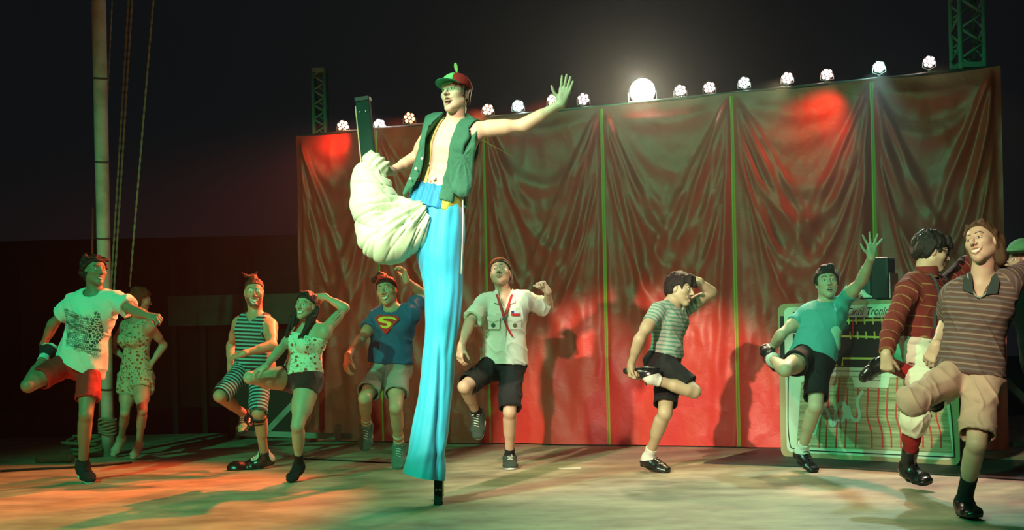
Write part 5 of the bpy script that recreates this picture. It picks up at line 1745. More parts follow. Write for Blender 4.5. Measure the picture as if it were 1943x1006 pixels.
def build_curtain():
    m = bpy.data.materials.new('red_tarpaulin'); m.use_nodes = True
    nt = m.node_tree; N, L = nt.nodes, nt.links; b = N['Principled BSDF']
    b.inputs['Base Color'].default_value = (.60, .045, .032, 1); b.inputs['Roughness'].default_value = .47; b.inputs['Specular IOR Level'].default_value = .5
    tc = N.new('ShaderNodeTexCoord')
    n1 = N.new('ShaderNodeTexNoise'); n1.inputs['Scale'].default_value = 6; n1.inputs['Detail'].default_value = 9; n1.inputs['Distortion'].default_value = .6; L.new(tc.outputs['Object'], n1.inputs['Vector'])
    v = N.new('ShaderNodeTexVoronoi'); v.feature = 'DISTANCE_TO_EDGE'; v.inputs['Scale'].default_value = 3.4; L.new(n1.outputs[1], v.inputs['Vector'])
    mp = N.new('ShaderNodeMapping'); L.new(tc.outputs['Object'], mp.inputs[0]); mp.inputs['Scale'].default_value = (1, 1, 1)
    v2 = N.new('ShaderNodeTexVoronoi'); v2.feature = 'DISTANCE_TO_EDGE'; v2.inputs['Scale'].default_value = 5
    ad = N.new('ShaderNodeVectorMath'); ad.operation = 'MULTIPLY_ADD'; L.new(n1.outputs[1], ad.inputs[0]); ad.inputs[1].default_value = (.5, .5, .5); L.new(tc.outputs['Object'], ad.inputs[2]); L.new(ad.outputs[0], v2.inputs['Vector'])
    mm = N.new('ShaderNodeMath'); mm.operation = 'MINIMUM'; L.new(v2.outputs[0], mm.inputs[0]); mm.inputs[1].default_value = .08
    m2 = N.new('ShaderNodeMath'); m2.operation = 'MULTIPLY_ADD'; L.new(mm.outputs[0], m2.inputs[0]); m2.inputs[1].default_value = 3.0; L.new(n1.outputs[0], m2.inputs[2])
    bp = N.new('ShaderNodeBump'); bp.inputs['Strength'].default_value = .16; bp.inputs['Distance'].default_value = .02; L.new(m2.outputs[0], bp.inputs['Height']); L.new(bp.outputs[0], b.inputs['Normal'])
    seams_px = [580, 727, 930, 1154, 1401, 1665, 1900]
    def t_of(px):
        Y = curtain_y(px); X = (px - U0) / FPX * Y
        return float(np.dot(np.array([X, Y, 0]) - C0, CD))
    ts = [t_of(p) for p in seams_px]
    nt_, nz = 620, 300
    T, Z = np.meshgrid(np.linspace(0, CL + .02, nt_), np.linspace(0, 1, nz), indexing='ij')
    zt0, zt1 = top_z(575), top_z(1905)
    print('curtain top', zt0, zt1, 'len', CL, 'seams', ts)
    zt = zt0 + (zt1 - zt0) * T / CL
    sag = np.zeros_like(T)
    for a, b_ in zip(ts[:-1], ts[1:]):
        k = (T - a) / (b_ - a); inn = (k > 0) & (k < 1)
        sag = np.where(inn, .02 * 4 * k * (1 - k), sag)
    z = Z * (zt - sag)
    h = zt - z
    d = np.zeros_like(T)
    rs = np.random.RandomState(12)
    # folds hang from each seam's top and fan out to both sides
    for i, s in enumerate(ts):
        for side in (-1, 1):
            if (i == 0 and side < 0) or (i == len(ts) - 1 and side > 0): continue
            w = abs((ts[i + side] if 0 <= i + side < len(ts) else s + side) - s)
            x = (T - s) * side
            for q in range(7):
                # each ridge falls away from the seam along a curve x = r * (h/H)^p
                r = w * (.10 + .16 * q + .05 * rs.randn()); p = .8 + .25 * rs.rand(); amp = (.024 + .009 * rs.randn()) * (1 - .06 * q)
                xr = r * np.clip(h / 2.6, 0, 2) ** p
                wd = .022 + .062 * np.clip(h / 2.5, 0, 1) * (.6 + .8 * rs.rand())
                g = np.exp(-((x - xr) / wd) ** 2) * (x > -.02)
                h0 = 1.5 + .8 * rs.rand()
                fade = np.clip(h / .25, 0, 1) * np.exp(-(np.clip(h - h0, 0, 9) / .8) ** 2)
                d += amp * g * fade * np.where(x >= 0, 1, np.exp(-(x / .02) ** 2))
    # swags between the seams
    for a, b_ in zip(ts[:-1], ts[1:]):
        k = np.clip((T - a) / (b_ - a), 0, 1); inn = (T >= a) & (T <= b_)
        for q in range(6):
            hh = .25 + .34 * q + .06 * rs.randn()
            cx = .5 + .06 * rs.randn()
            curve = hh * (1 - ((k - cx) / .55) ** 2 * .95)
            wd = .075 + .03 * rs.rand()
            d += np.where(inn, (.024 + .006 * rs.randn()) * np.exp(-((h - curve) / wd) ** 2) * np.clip(np.sin(np.pi * k), 0, 1) ** .6, 0)
    # the lower half hangs in soft verticals and small creases
    for q in range(16):
        c = rs.rand() * CL; wd = .03 + .07 * rs.rand()
        d += (.012 + .012 * rs.rand()) * np.exp(-((T - c - .06 * np.sin(h * 1.6 + q)) / wd) ** 2) * np.clip((h - .8 - .6 * rs.rand()) / .8, 0, 1)
    pn = np.stack([T.ravel() * 3.2, z.ravel() * 2.4, np.zeros(T.size)], 1)
    d += .014 * vnoise(pn + 5).reshape(T.shape) + .004 * vnoise(pn * 2.7 + 11).reshape(T.shape) + .0015 * vnoise(pn * 6 + 3).reshape(T.shape)
    rd = 1 - np.abs(vnoise(pn * 1.9 + 31)).reshape(T.shape) * 2
    d += .0035 * rd
    low = np.clip((1.5 - z) / 1.5, 0, 1)
    d += .05 * low ** 2 * (vnoise(np.stack([T.ravel() * 2.1, z.ravel() * .8, np.zeros(T.size)], 1) + 50).reshape(T.shape))
    for s in ts: # pinned at the seams
        d *= 1 - .85 * np.exp(-((T - s) / .035) ** 2)
    d *= np.clip(h / .15, .15, 1)
    hemr = np.clip((.03 - z) / .03, 0, 1)
    d = d + .05
    P = C0 + T[..., None] * CD + d[..., None] * CN
    P[..., 2] = z + .012
    root = tag(empty('stage_curtain', C0 + CD * CL / 2), 'tall red tarpaulin curtain in six panels, hung along the back of the stage', 'curtain')
    # six panels, each its own mesh
    edges = [0] + [int(round(t / (CL + .02) * (nt_ - 1))) for t in ts[1:-1]] + [nt_ - 1]
    for a, b_ in zip(edges[:-1], edges[1:]):
        n1_, n2_ = b_ - a + 1, nz
        V = P[a:b_ + 1].reshape(-1, 3)
        i, j = np.meshgrid(np.arange(n1_ - 1), np.arange(n2_ - 1), indexing='ij')
        q0 = (i * n2_ + j).ravel()
        Q = np.stack([q0, q0 + n2_, q0 + n2_ + 1, q0 + 1], 1)
        me = to_mesh('panel', V, Q)
        link('panel', me, m, root)
    mz = mat('yellow_webbing_seam', (.42, .44, .07), .8)
    for n_, s in zip(range(len(ts)), ts):
        if n_ == 0 or n_ == 6: continue
        i = min(int(round(s / (CL + .02) * (nt_ - 1))), nt_ - 1)
        bm = bmesh.new()
        w = .017 if n_ > 2 else .011
        prev = None
        for k in range(0, nz, 4):
            p = P[i, k]
            vs = [bm.verts.new(p + CD * sx_ + CN * o_) for sx_, o_ in ((-w, .004), (-.003, .012), (0, .006), (.003, .012), (w, .004))]
            if prev:
                for q in range(4): bm.faces.new((prev[q], prev[q + 1], vs[q + 1], vs[q]))
            prev = vs
        bm_link('seam_band', bm, mz, root)
    # top rail
    a, b_ = C0 + np.array([0, 0, zt0 + .012]), C1 + np.array([0, 0, zt1 + .012])
    bm = bmesh.new(); bm_tube(bm, [a + CN * .02, b_ + CN * .02], .016, 10)
    bm_link('top_rail', bm, mat('steel_rail', (.20, .20, .19), .4, metal=.6), root, True)
    return zt0, zt1


def build_pars():
    mc = mat('black_housing', (.012, .012, .012), .5)
    ms = mat('steel_yoke', (.25, .25, .24), .35, metal=.8)
    red = dict(c=(1, .16, .05), s=60, e=(1, .30, .14)); wht = dict(c=(1, .9, .75), s=60, e=(1, .82, .70)); cy = dict(c=(.5, 1, .85), s=60, e=(.6, 1, .85)); gr = dict(e=(.35, 1, .70))
    # px, py, led colour, strength, (spot colour, power, target)
    RE, WH, CY = (1, .13, .04), (1, .80, .36), (.62, 1.0, .90)
    lst = [(651, 239, (1, .52, .32), 8, (RE, 300, (-3.6, 8.6, .0), 36), 'glowing orange, leftmost on the curtain rail'),
           (720, 237, (1, .85, .85), 26, ((1, .8, .7), 60, (-2.5, 6, 0), 46), 'glowing white behind the raised stilt'),
           (777, 224, (1, .30, .14), 5, (RE, 350, (-3.4, 7.4, .0), 50), 'dim red, each of its diodes visible, left of the waistcoat'),
           (926, 208, (1, .55, .35), 9, (RE, 2300, (-3.1, 6.8, 0), 42), 'glowing orange beside the stilt walker shoulder'),
           (983, 201, (.75, 1, .92), 22, (CY, 40, (.5, 6, 0), 40), 'glowing pale cyan above the outstretched arm'),
           (1049, 190, (1, .58, .38), 12, (RE, 1700, (-4.4, 8.3, .0), 40), 'glowing orange half hidden by the outstretched wrist'),
           (1107, 188, (1, .62, .62), 9, ((1, .7, .6), 40, (1.2, 6, 0), 40), 'small and pale, just right of the open hand'),
           (1291, 172, (1, .72, .66), 13, (WH, 60, (1.6, 5.5, 0), 44), 'pinkish white, next right of the big floodlight'),
           (1346, 166, (1, .66, .62), 11, ((1, .62, .5), 60, (2.2, 6, 0), 44), 'pinkish white, small, second right of the big floodlight'),
           (1412, 157, (.85, 1, .92), 12, (CY, 40, (2.2, 6, 0), 44), 'greenish white above the seam behind the profile dancer'),
           (1494, 148, (1, .72, .66), 16, (WH, 230, (.2, 7.4, 0), 62), 'white, large flower shape left of the red lit fold'),
           (1569, 141, (1, .64, .58), 14, ((1, .34, .22), 520, (2.7, 7.9, 0), 32), 'pinkish white right above the brightest red fold'),
           (1668, 127, (.55, 1, .85), 40, (CY, 300, (2.0, 7, 0), 50), 'brightest cyan white one above the right hand seam'),
           (1763, 117, (1, .74, .68), 14, (WH, 50, (3.2, 5.8, 0), 44), 'pinkish white, rightmost of the row beside the truss')]
    for i, (px, py, ec, es, (sc, sp, tg, sz), lab) in enumerate(lst):
        Y = curtain_y(px); c = pt(px, py, Y - .02)
        r0 = 11.5 / FPX * Y
        tgt = np.array(tg, float)
        dd = nrm(np.array([0, 0, HC + .2]) - c) * .62 + nrm(tgt - c) * .38
        dd = nrm(dd)
        root = tag(empty('stage_light', c), 'seven-diode stage lamp, ' + lab, 'stage light', 'stage lamps along the curtain rail')
        q = Vector(dd).to_track_quat('Z', 'Y').to_matrix().to_4x4()
        M_ = Matrix.Translation(c) @ q
        bm = bmesh.new()
        bm_lathe(bm, [(.02, -.13), (r0 * .75, -.12), (r0 * .98, -.05), (r0 * 1.02, .004), (r0 * .94, .004), (r0 * .93, -.006), (.001, -.006)], M_, 24)
        bm_link('housing', bm, mc, root, True)
        rail = C0 + CD * np.dot(np.array([c[0], c[1], 0]) - C0, CD) + np.array([0, 0, top_z(px) + .02])
        bm = bmesh.new()
        x = nrm(np.cross(dd, [0, 0, 1]))
        bm_tube(bm, [c + x * r0 * 1.05, c + x * r0 * 1.08 - np.array([0, 0, r0 * .9]), rail + CN * .02 + np.array([0, 0, .02]), c - x * r0 * 1.08 - np.array([0, 0, r0 * .9]), c - x * r0 * 1.05], .006, 6)
        bm_tube(bm, [rail + CN * .02 + np.array([0, 0, .025]), rail + CN * .02 - np.array([0, 0, .01])], .012, 8)
        bm_link('yoke', bm, ms, root, True)
        me_ = mat('diode_glow', (.8, .8, .8), .3, emit=(ec, es))
        u = nrm(np.cross(x, dd))
        for k in range(7):
            o = np.zeros(3) if k == 6 else (x * math.cos(k * math.pi / 3 + .3) + u * math.sin(k * math.pi / 3 + .3)) * r0 * .68
            bm = bmesh.new()
            M2 = Matrix.Translation(c + o + dd * .004) @ q
            bm_lathe(bm, [(r0 * .27, -.006), (r0 * .26, .002), (r0 * .16, .008), (.001, .013)], M2, 14)
            bm_link('diode', bm, me_, root, True)
        l = spot('stage_light_beam', tuple(c + dd * .06), tg, sc, sp, sz, .6, .05)
    spot('rail_glow', tuple(pt(668, 250, curtain_y(668)) + CN * .30), tuple(pt(630, 285, curtain_y(630))), (1, .10, .03), 14, 84, 1.0, .05)
    spot('rail_glow', tuple(pt(1600, 150, curtain_y(1600)) + CN * .34), tuple(pt(1520, 300, curtain_y(1520))), (1, .12, .05), 22, 84, 1.0, .05)
    # the big flood
    px, py = 1219, 173
    Y = curtain_y(px); c = pt(px, py, Y - .03); root = tag(empty('floodlight', c), 'big blinding white floodlight standing on the curtain rail', 'floodlight')
    dd = nrm(nrm(np.array([0, 0, HC]) - c) * .7 + nrm(np.array([-1.0, 5.0, 0]) - c) * .3)
    q = Vector(dd).to_track_quat('Z', 'Y').to_matrix().to_4x4(); M_ = Matrix.Translation(c) @ q
    R_ = .118
    bm = bmesh.new(); bm_lathe(bm, [(.03, -.20), (R_ * .7, -.17), (R_ * .98, -.06), (R_ * 1.05, .01), (R_ * .99, .01), (R_ * .97, -.01), (.001, -.01)], M_, 32); bm_link('housing', bm, mc, root, True)
    bm = bmesh.new(); bm_lathe(bm, [(R_ * .96, -.005), (R_ * .8, .02), (R_ * .45, .035), (.001, .04)], M_, 32); bm_link('lens', bm, mat('flood_glow', (.8, .8, .8), .3, emit=((1, 1, .82), 160)), root, True)
    bm = bmesh.new(); x = nrm(np.cross(dd, [0, 0, 1])); bm_tube(bm, [c + x * R_ * 1.08, c + x * R_ * 1.1 - np.array([0, 0, .10]), c - x * R_ * 1.1 - np.array([0, 0, .10]), c - x * R_ * 1.08], .008, 6)
    bm_tube(bm, [c - np.array([0, 0, .10]), c - np.array([0, 0, .135])], .014, 8)
    bm_link('yoke', bm, ms, root, True)
    spot('floodlight_beam', tuple(c + dd * .08), (-1.2, 5.6, 0), (1, .82, .40), 160, 95, .5, .08)


def build_truss():
    mg = mat('galvanised_paint', (.30, .36, .30), .6)
    def truss(xl, xr, ytop, ybot, Y, label):
        b0 = pt((xl + xr) / 2, ybot, Y); b0[2] = 0; root = tag(empty('truss_tower', b0), label, 'truss')
        a, b = pt(xl, ybot, Y), pt(xr, ybot, Y); zt = pt(xl, ytop, Y)[2]; zv = a[2]; zb = 0.0
        w = np.linalg.norm(b - a); D = np.array([0, w, 0])
        cor = [a, b, b + D, a + D]
        for p in cor:
            bm = bmesh.new(); bm_tube(bm, [(p[0], p[1], zb), (p[0] - (zt - zb) * .0, p[1], zt)], .020, 8); bm_link('chord', bm, mg, root, True)
        n = int((zt - zb) / (w * .62)); h = (zt - zb) / n
        bm = bmesh.new()
        for k in range(n):
            for s in range(4):
                p, q = cor[s], cor[(s + 1) % 4]
                z0, z1 = zb + k * h, zb + (k + 1) * h
                if k % 2: z0, z1 = z1, z0
                bm_tube(bm, [(p[0], p[1], z0), (q[0], q[1], z1)], .012, 6)
        bm_link('lattice', bm, mg, root, True)['kind'] = 'stuff'
        for z in (zb + .03, zv + .02, zt - .02):
            bm = bmesh.new()
            for s in range(4):
                p, q = cor[s], cor[(s + 1) % 4]; bm_bar(bm, (p[0], p[1], z), (q[0], q[1], z), .045)
            bm_link('end_frame', bm, mg, root)
        return root
    truss(596, 618, 130, 262, curtain_y(600) + .30, 'short lattice truss tower rising behind the left end of the curtain')
    truss(1823, 1868, -60, 128, curtain_y(1845) + .25, 'larger lattice truss tower above the right end of the curtain')
    # their lower halves carry on to the ground behind the curtain
    # braced feet
    mp = mat('green_grey_steel', (.20, .26, .22), .6, mott=.3)
    def foot(pts, label, w=.055):
        root = tag(empty('support_frame', pts[0][0] * 1.0), label, 'frame')
        for a, b in pts:
            bm = bmesh.new(); bm_bar(bm, a, b, w, w, .003); bm_link('beam', bm, mp, root)
        return root
    Y = 11.4
    g = lambda x, y, Y=Y: pt(x, y, Y)
    foot([(g(455, 822), g(668, 829)), (g(500, 826), g(558, 765)), (g(558, 765), g(612, 640, 11.9))], 'pale steel foot frame of the curtain behind the woman in camisole')
    bm = bmesh.new(); bm_box(bm, g(641, 822, 11.3), (.05, .10, .16), None, .01)
    tag(bm_link('wooden_block', bm, mp), 'small pale block standing at the right end of the left foot frame', 'block')
    foot([(g(1890, 843, 10.0), g(2010, 850, 10.0)), (g(1958, 772, 10.0), g(1880, 697, 10.0))], 'pale steel foot frame at the right end of the stage', .06)
    # dark equipment case silhouettes behind the woman
    bm = bmesh.new(); bm_box(bm, (pt(520, 790, 12.6)[0], 12.75, .30), (1.0, .4, .6), None, .02)
    tag(bm_link('equipment_case', bm, mat('dark_case', (.02, .024, .022), .7)), 'dark low equipment case behind the left foot frame', 'case')


def build_pole():
    mp = mat('white_pole_paint', (.62, .62, .54), .6, mott=.5, prm=dict(msc=6, mc=(.20, .17, .12)), bump=.2)
    Yb = floor_y(204, 866)
    root = tag(empty('pole', pt(204, 866, Yb)), 'tall white mast standing beside the woman in the floral dress', 'pole')
    k = 1.0
    def line(xb, yb, xt, yt, Yt, w0, w1, name, m):
        a = pt(xb, yb, Yb); b = pt(xt, yt, Yt)
        e = a + (b - a) * 1.12
        bm = bmesh.new(); N_ = 14
        bm_tube(bm, [a + (e - a) * t for t in np.linspace(0, 1, N_)], [w0 + (w1 - w0) * t for t in np.linspace(0, 1, N_)], 18)
        return bm_link(name, bm, m, root, True)
    line(205, 866, 187, 0, Yb - .9, .056, .062, 'mast', mp)
    a = pt(205, 866, Yb); b = pt(187, 0, Yb - .9)
    bm = bmesh.new()
    for t in (.16, .30, .50, .665, .84):
        c = a + (b - a) * t; d = nrm(b - a)
        bm_tube(bm, [c - d * .008, c + d * .008], .0635, 18)
    bm_link('joint_ring', bm, mat('rust_band', (.10, .08, .06), .7), root, True)['kind'] = 'stuff'
    mr = mat('hemp_rope', (.30, .24, .15), .9, bump=.4, bscale=120)
    bm = bmesh.new()
    for q in range(6):
        c = a + (b - a) * (.055 + q * .0065)
        pts = [c + np.array([math.cos(t) * .075, math.sin(t) * .075, .012 * math.sin(t * 2 + q)]) for t in np.linspace(0, 2 * math.pi, 20)]
        bm_tube(bm, pts, .012, 6)
    bm_link('rope_lashing', bm, mr, root, True)
    # thin cable beside the mast
    cb = mat('orange_cable', (.45, .09, .03), .6)
    bm = bmesh.new(); bm_tube(bm, [pt(176, 395, Yb), pt(175, 470, Yb), pt(177, 540, Yb), pt(188, 700, Yb), pt(190, 840, Yb)], .010, 6)
    tag(bm_link('cable', bm, cb, None, True), 'orange cable running down the left side of the white mast', 'cable')
    ro = mat('pale_rope', (.42, .36, .24), .9, bump=.4, bscale=100)
    def rope(xt, yt, xb, yb, Y0, Y1, r, label, twist=True):
        A, B_ = pt(xt, yt, Y0), pt(xb, yb, Y1)
        A = B_ + (A - B_) * 1.1
        bm = bmesh.new(); d = nrm(B_ - A); x = nrm(np.cross(d, [0, 1, 0])); y = np.cross(d, x); L_ = np.linalg.norm(B_ - A)
        for ph in (0, math.pi):
            n = 160
            bm_tube(bm, [A + (B_ - A) * t + (x * math.cos(ph + t * L_ * 40) + y * math.sin(ph + t * L_ * 40)) * r * .55 for t in np.linspace(0, 1, n)], r * .62, 5)
        tag(bm_link('rope', bm, ro, None, True), label, 'rope', 'ropes hanging beside the mast')
    rope(291, 0, 246, 545, 10.6, 10.9, .009, 'rightmost of the slanting ropes beside the mast')
    rope(244, 0, 210, 560, 10.8, 11.0, .009, 'left rope of the close pair between mast and rightmost rope')
    rope(251, 0, 216, 560, 10.8, 11.0, .009, 'right rope of the close pair between mast and rightmost rope')
    rope(213, 0, 202, 235, 10.9, 11.1, .006, 'short thin rope closest to the upper mast')
    # rope heap and bundle at the foot
    bm = bmesh.new(); rr = random.Random(5)
    for q in range(9):
        c = pt(160 + rr.uniform(-10, 8), 862, Yb + rr.uniform(-.1, .25)); c[2] = .02 + q * .018; R_ = rr.uniform(.10, .17)
        tx, ty = rr.uniform(-.15, .15), rr.uniform(-.15, .15)
        pts = [c + np.array([math.cos(t) * R_, math.sin(t) * R_ * .8, tx * math.cos(t) * R_ + ty * math.sin(t) * R_ + .02]) for t in np.linspace(0, 2 * math.pi, 26)]
        bm_tube(bm, pts, .014, 6)
    tag(bm_link('rope_coil', bm, mat('green_rope', (.14, .17, .10), .9), None, True), 'heap of coiled rope on the floor at the foot of the mast', 'rope')
    # dark bundle
    Yd = floor_y(105, 878)
    ops = [('u', 0, cone(pt(78, 873, Yd), pt(128, 872, Yd), .05, .045, (0, 0, 1), 1)), ('u', .03, cone(pt(105, 868, Yd + .1), pt(132, 870, Yd - .05), .05, .04))]
    ops.append(('i', .01, plane((0, 0, .004), (0, 0, -1))))
    c = pt(105, 875, Yd); v, q = iso_mesh(ops, c - .6, c + .6, .008)
    v = v + (vnoise(v * 22) * .012)[:, None] * np.array([1, 1, .5]); v[:, 2] = np.maximum(v[:, 2], .004)
    me = to_mesh('sandbag', v, q); tag(link('sandbag', me, mat('dark_sack', (.16, .05, .03), .9, bump=.3)), 'dark crumpled cloth bag on the floor left of the mast', 'bag')
    # cable across the floor
    bm = bmesh.new()
    pts = [(0, 897), (60, 893), (130, 890), (190, 886), (250, 880)]
    bm_tube(bm, [pt(x, y, floor_y(x, y)) + np.array([0, 0, .012]) for x, y in pts], .010, 6)
    tag(bm_link('floor_cable', bm, M_RUBK, None, True), 'black cable lying across the floor at the left edge', 'cable')
    bm = bmesh.new()
    pts = [(575, 872), (640, 875), (720, 879), (745, 880)]
    bm_tube(bm, [pt(x, y, floor_y(x, y)) + np.array([0, 0, .006]) for x, y in pts], .006, 6)
    tag(bm_link('floor_cable', bm, M_RUBK, None, True), 'thin dark cable on the floor behind the woman and the man in denim', 'cable')
    # scrap of tape
    bm = bmesh.new(); Y0 = floor_y(1081, 889); c = pt(1081, 889, Y0); bm_box(bm, (c[0], c[1], .002), (.17, .05, .003))
    tag(bm_link('floor_tape', bm, mat('white_tape', (.7, .68, .6), .7)), 'short white strip of tape on the floor between the two middle dancers', 'tape')
    # mat
    bm = bmesh.new()
    P4 = [pt(x, y, floor_y(x, y)) for x, y in ((1335, 880), (1445, 853), (1990, 878), (1990, 916), (1600, 890))]
    lo = [bm.verts.new((p[0], p[1], .001)) for p in P4]; hi = [bm.verts.new((p[0], p[1], .010)) for p in P4]
    bm.faces.new(lo[::-1]); bm.faces.new(hi)
    for i in range(5): bm.faces.new((lo[i], lo[(i + 1) % 5], hi[(i + 1) % 5], hi[i]))
    tag(bm_link('floor_mat', bm, mat('dark_rubber_mat', (.035, .035, .036), .6)), 'dark rubber mat on the floor under the painted radio', 'mat')


def build_radio():
    A = np.array([*pt(1482, 866, floor_y(1482, 868))[:2], 0]); B = np.array([*pt(1822, 886, floor_y(1822, 886))[:2], 0])
    D = nrm(B - A); Nn = np.array([D[1], -D[0], 0.0]); Nn = Nn if Nn[1] < 0 else -Nn
    m_ = (B[0] - A[0]) / (B[1] - A[1])
    def loc(px, py):
        u, w = px - U0, W0 - py; k = (u * cs + w * sn) / FPX
        Y = (A[0] - m_ * A[1]) / (k - m_); p = pt(px, py, Y)
        return float((p - A) @ D), float(p[2])
    def W3(s, z, o=0.0): return A + D * s + np.array([0, 0, z]) + Nn * o
    root = tag(empty('painted_radio', (A + B) / 2), 'big painted cardboard radio with dial, red lines and lettering, behind the dancers', 'radio')
    L = np.linalg.norm(B - A); _, H = loc(1482, 577)
    print('radio', L, H)
    mtan = mat('tan_board', (.40, .33, .19), .8, mott=.4, prm=dict(msc=4, mc=(.25, .18, .09)))
    mpale = mat('pale_mint_paint', (.60, .72, .58), .8, mott=.25); mblk = mat('black_paint', (.015, .018, .017), .6)
    mgrain = bpy.data.materials.new('brushed_paint')
    mgrain.use_nodes = True; nt = mgrain.node_tree; N, Lk = nt.nodes, nt.links; b = N['Principled BSDF']; b.inputs['Roughness'].default_value = .8
    tc = N.new('ShaderNodeTexCoord'); mp = N.new('ShaderNodeMapping'); mp.inputs['Scale'].default_value = (.8, .8, 16); Lk.new(tc.outputs['Object'], mp.inputs[0])
    ns = N.new('ShaderNodeTexNoise'); ns.inputs['Scale'].default_value = 4; ns.inputs['Detail'].default_value = 6; Lk.new(mp.outputs[0], ns.inputs['Vector'])
    cr = N.new('ShaderNodeValToRGB'); Lk.new(ns.outputs[0], cr.inputs[0]); cr.color_ramp.elements[0].position = .35; cr.color_ramp.elements[0].color = (.20, .20, .10, 1); cr.color_ramp.elements[1].position = .68; cr.color_ramp.elements[1].color = (.50, .48, .30, 1)
    Lk.new(cr.outputs[0], b.inputs['Base Color'])
    # cabinet: rounded board with depth
    def rounded(s0, z0, s1, z1, r, n=6):
        out = []
        for cx, cz, a0 in ((s1 - r, z0 + r, -90), (s1 - r, z1 - r, 0), (s0 + r, z1 - r, 90), (s0 + r, z0 + r, 180)):
            for i in range(n + 1):
                a = math.radians(a0 + 90 * i / n); out.append((cx + r * math.cos(a), cz + r * math.sin(a)))
        return out
    def slab(name, outl, o0, o1, m, parent=root):
        bm = bmesh.new(); lo = [bm.verts.new(W3(s, z, o0)) for s, z in outl]; hi = [bm.verts.new(W3(s, z, o1)) for s, z in outl]
        bm.faces.new(lo[::-1]); bm.faces.new(hi); n = len(outl)
        for i in range(n): bm.faces.new((lo[i], lo[(i + 1) % n], hi[(i + 1) % n], hi[i]))
        return bm_link(name, bm, m, parent)
    def px(pts): return [loc(x, y) for x, y in pts]
    cab = slab('cabinet', rounded(0, .005, L, H, .06), -.34, 0, mtan)
    slab('dark_side', px([(1480, 600), (1492, 600), (1492, 690), (1480, 690)]), .0, .002, mblk)
    slab('border_panel', rounded(.055, .045, L - .05, H - .03, .05), 0, .003, mpale)
    # speaker cloth
    slab('speaker_cloth', px([(1521, 725), (1560, 712), (1720, 716), (1790, 722), (1808, 860), (1512, 848)]), .003, .005, mgrain)
    slab('dial_panel', px([(1512, 594), (1600, 600), (1800, 600), (1805, 702), (1512, 694)]), .003, .006, mblk)
    slab('title_strip', px([(1592, 581), (1690, 578), (1800, 580), (1800, 603), (1592, 602)]), .006, .009, mpale)
    slab('vent_panel', px([(1505, 592), (1530, 592), (1530, 694), (1505, 694)]), .004, .007, mblk)
    def stroke(name, pts, w, m, o, parent=root, closed=False):
        """painted line of even width"""
        bm = bmesh.new(); P_ = [np.array(loc(x, y)) for x, y in pts]
        if closed: P_.append(P_[0])
        # smooth
        prev = None
        for i, p in enumerate(P_):
            t = P_[min(i + 1, len(P_) - 1)] - P_[max(i - 1, 0)]; t = t / (np.linalg.norm(t) + 1e-9); n = np.array([-t[1], t[0]]) * w / 2
            a = bm.verts.new(W3(*(p - n), o)); b_ = bm.verts.new(W3(*(p + n), o)); a2 = bm.verts.new(W3(*(p - n), o + .002)); b2 = bm.verts.new(W3(*(p + n), o + .002))
            if prev:
                bm.faces.new((prev[2], prev[3], b2, a2)); bm.faces.new((prev[0], a, b_, prev[1])); bm.faces.new((prev[0], prev[2], a2, a)); bm.faces.new((prev[1], b_, b2, prev[3]))
            prev = (a, b_, a2, b2)
        return bm_link(name, bm, m, parent)
    my = mat('lime_paint', (.52, .70, .16), .7); mr = mat('red_paint', (.60, .05, .04), .7); mt = mat('pale_teal_paint', (.38, .62, .50), .7)
    def curve(pts, n=8):
        out = []; P_ = [np.array(p, float) for p in pts]
        for i in range(len(P_) - 1):
            p0, p1, p2, p3 = P_[max(i - 1, 0)], P_[i], P_[i + 1], P_[min(i + 2, len(P_) - 1)]
            for k in range(n):
                u = k / n; out.append(.5 * (2 * p1 + (-p0 + p2) * u + (2 * p0 - 5 * p1 + 4 * p2 - p3) * u * u + (-p0 + 3 * p1 - 3 * p2 + p3) * u ** 3))
        out.append(P_[-1]); return out
    stroke('dial_outline', [(1700, 607), (1597, 609), (1596, 638), (1700, 641)], .016, my, .007)
    stroke('dial_outline', [(1700, 607), (1795, 606), (1796, 640), (1700, 641)], .016, my, .007)
    for x in (1611, 1625, 1641, 1657, 1674, 1690, 1760, 1778):
        stroke('dial_tick', [(x, 603), (x + 1, 616)], .012, my, .009); stroke('dial_tick', [(x + 3, 629), (x + 4, 644)], .012, my, .009)
    stroke('dial_needle', [(1619, 609), (1620, 637)], .012, mr, .009)
    stroke('dial_outline', [(1599, 694), (1600, 680), (1710, 681), (1716, 697)], .016, my, .007)
    for i in range(9):
        y = 597 + i * 12
        stroke('vent_line', [(1507, y), (1524, y + .5)] if i < 5 else [(1560, y), (1590, y)], .010, mpale if i < 5 else my, .008)
    stroke('black_outline', curve([(1497, 694), (1496, 740), (1496, 810), (1500, 845), (1504, 851)]), .008, mblk, .004)
    stroke('black_outline', [(1504, 851), (1535, 855), (1700, 863), (1812, 868)], .008, mblk, .004)
    stroke('black_outline', [(1560, 704), (1612, 704.5), (1800, 706)], .007, mblk, .0045)
    stroke('black_outline', curve([(1790, 706), (1803, 760), (1812, 868)]), .008, mblk, .0062)
    for x in (1559, 1572, 1591, 1608, 1628, 1647, 1667, 1684, 1702, 1722, 1744, 1760, 1778):
        x2 = x - (1 if x < 1640 else -2) * 4
        stroke('red_line', curve([(x + 1, 716 if x < 1600 or x > 1690 else 736), (x, 760), (x - 1, 790), (x2 + (1 if x < 1640 else -1), 820), (x2, 850)], 3), .012, mr, .006)
    slab('switch_tab', px([(1618, 716), (1690, 716), (1686, 736), (1622, 735)]), .006, .010, mpale)
    stroke('switch_box', [(1634, 705), (1634, 721), (1652, 722), (1652, 706)], .006, mblk, .011, closed=True)
    stroke('switch_box', [(1653, 706), (1653, 722), (1671, 722), (1671, 707)], .006, mblk, .011, closed=True)
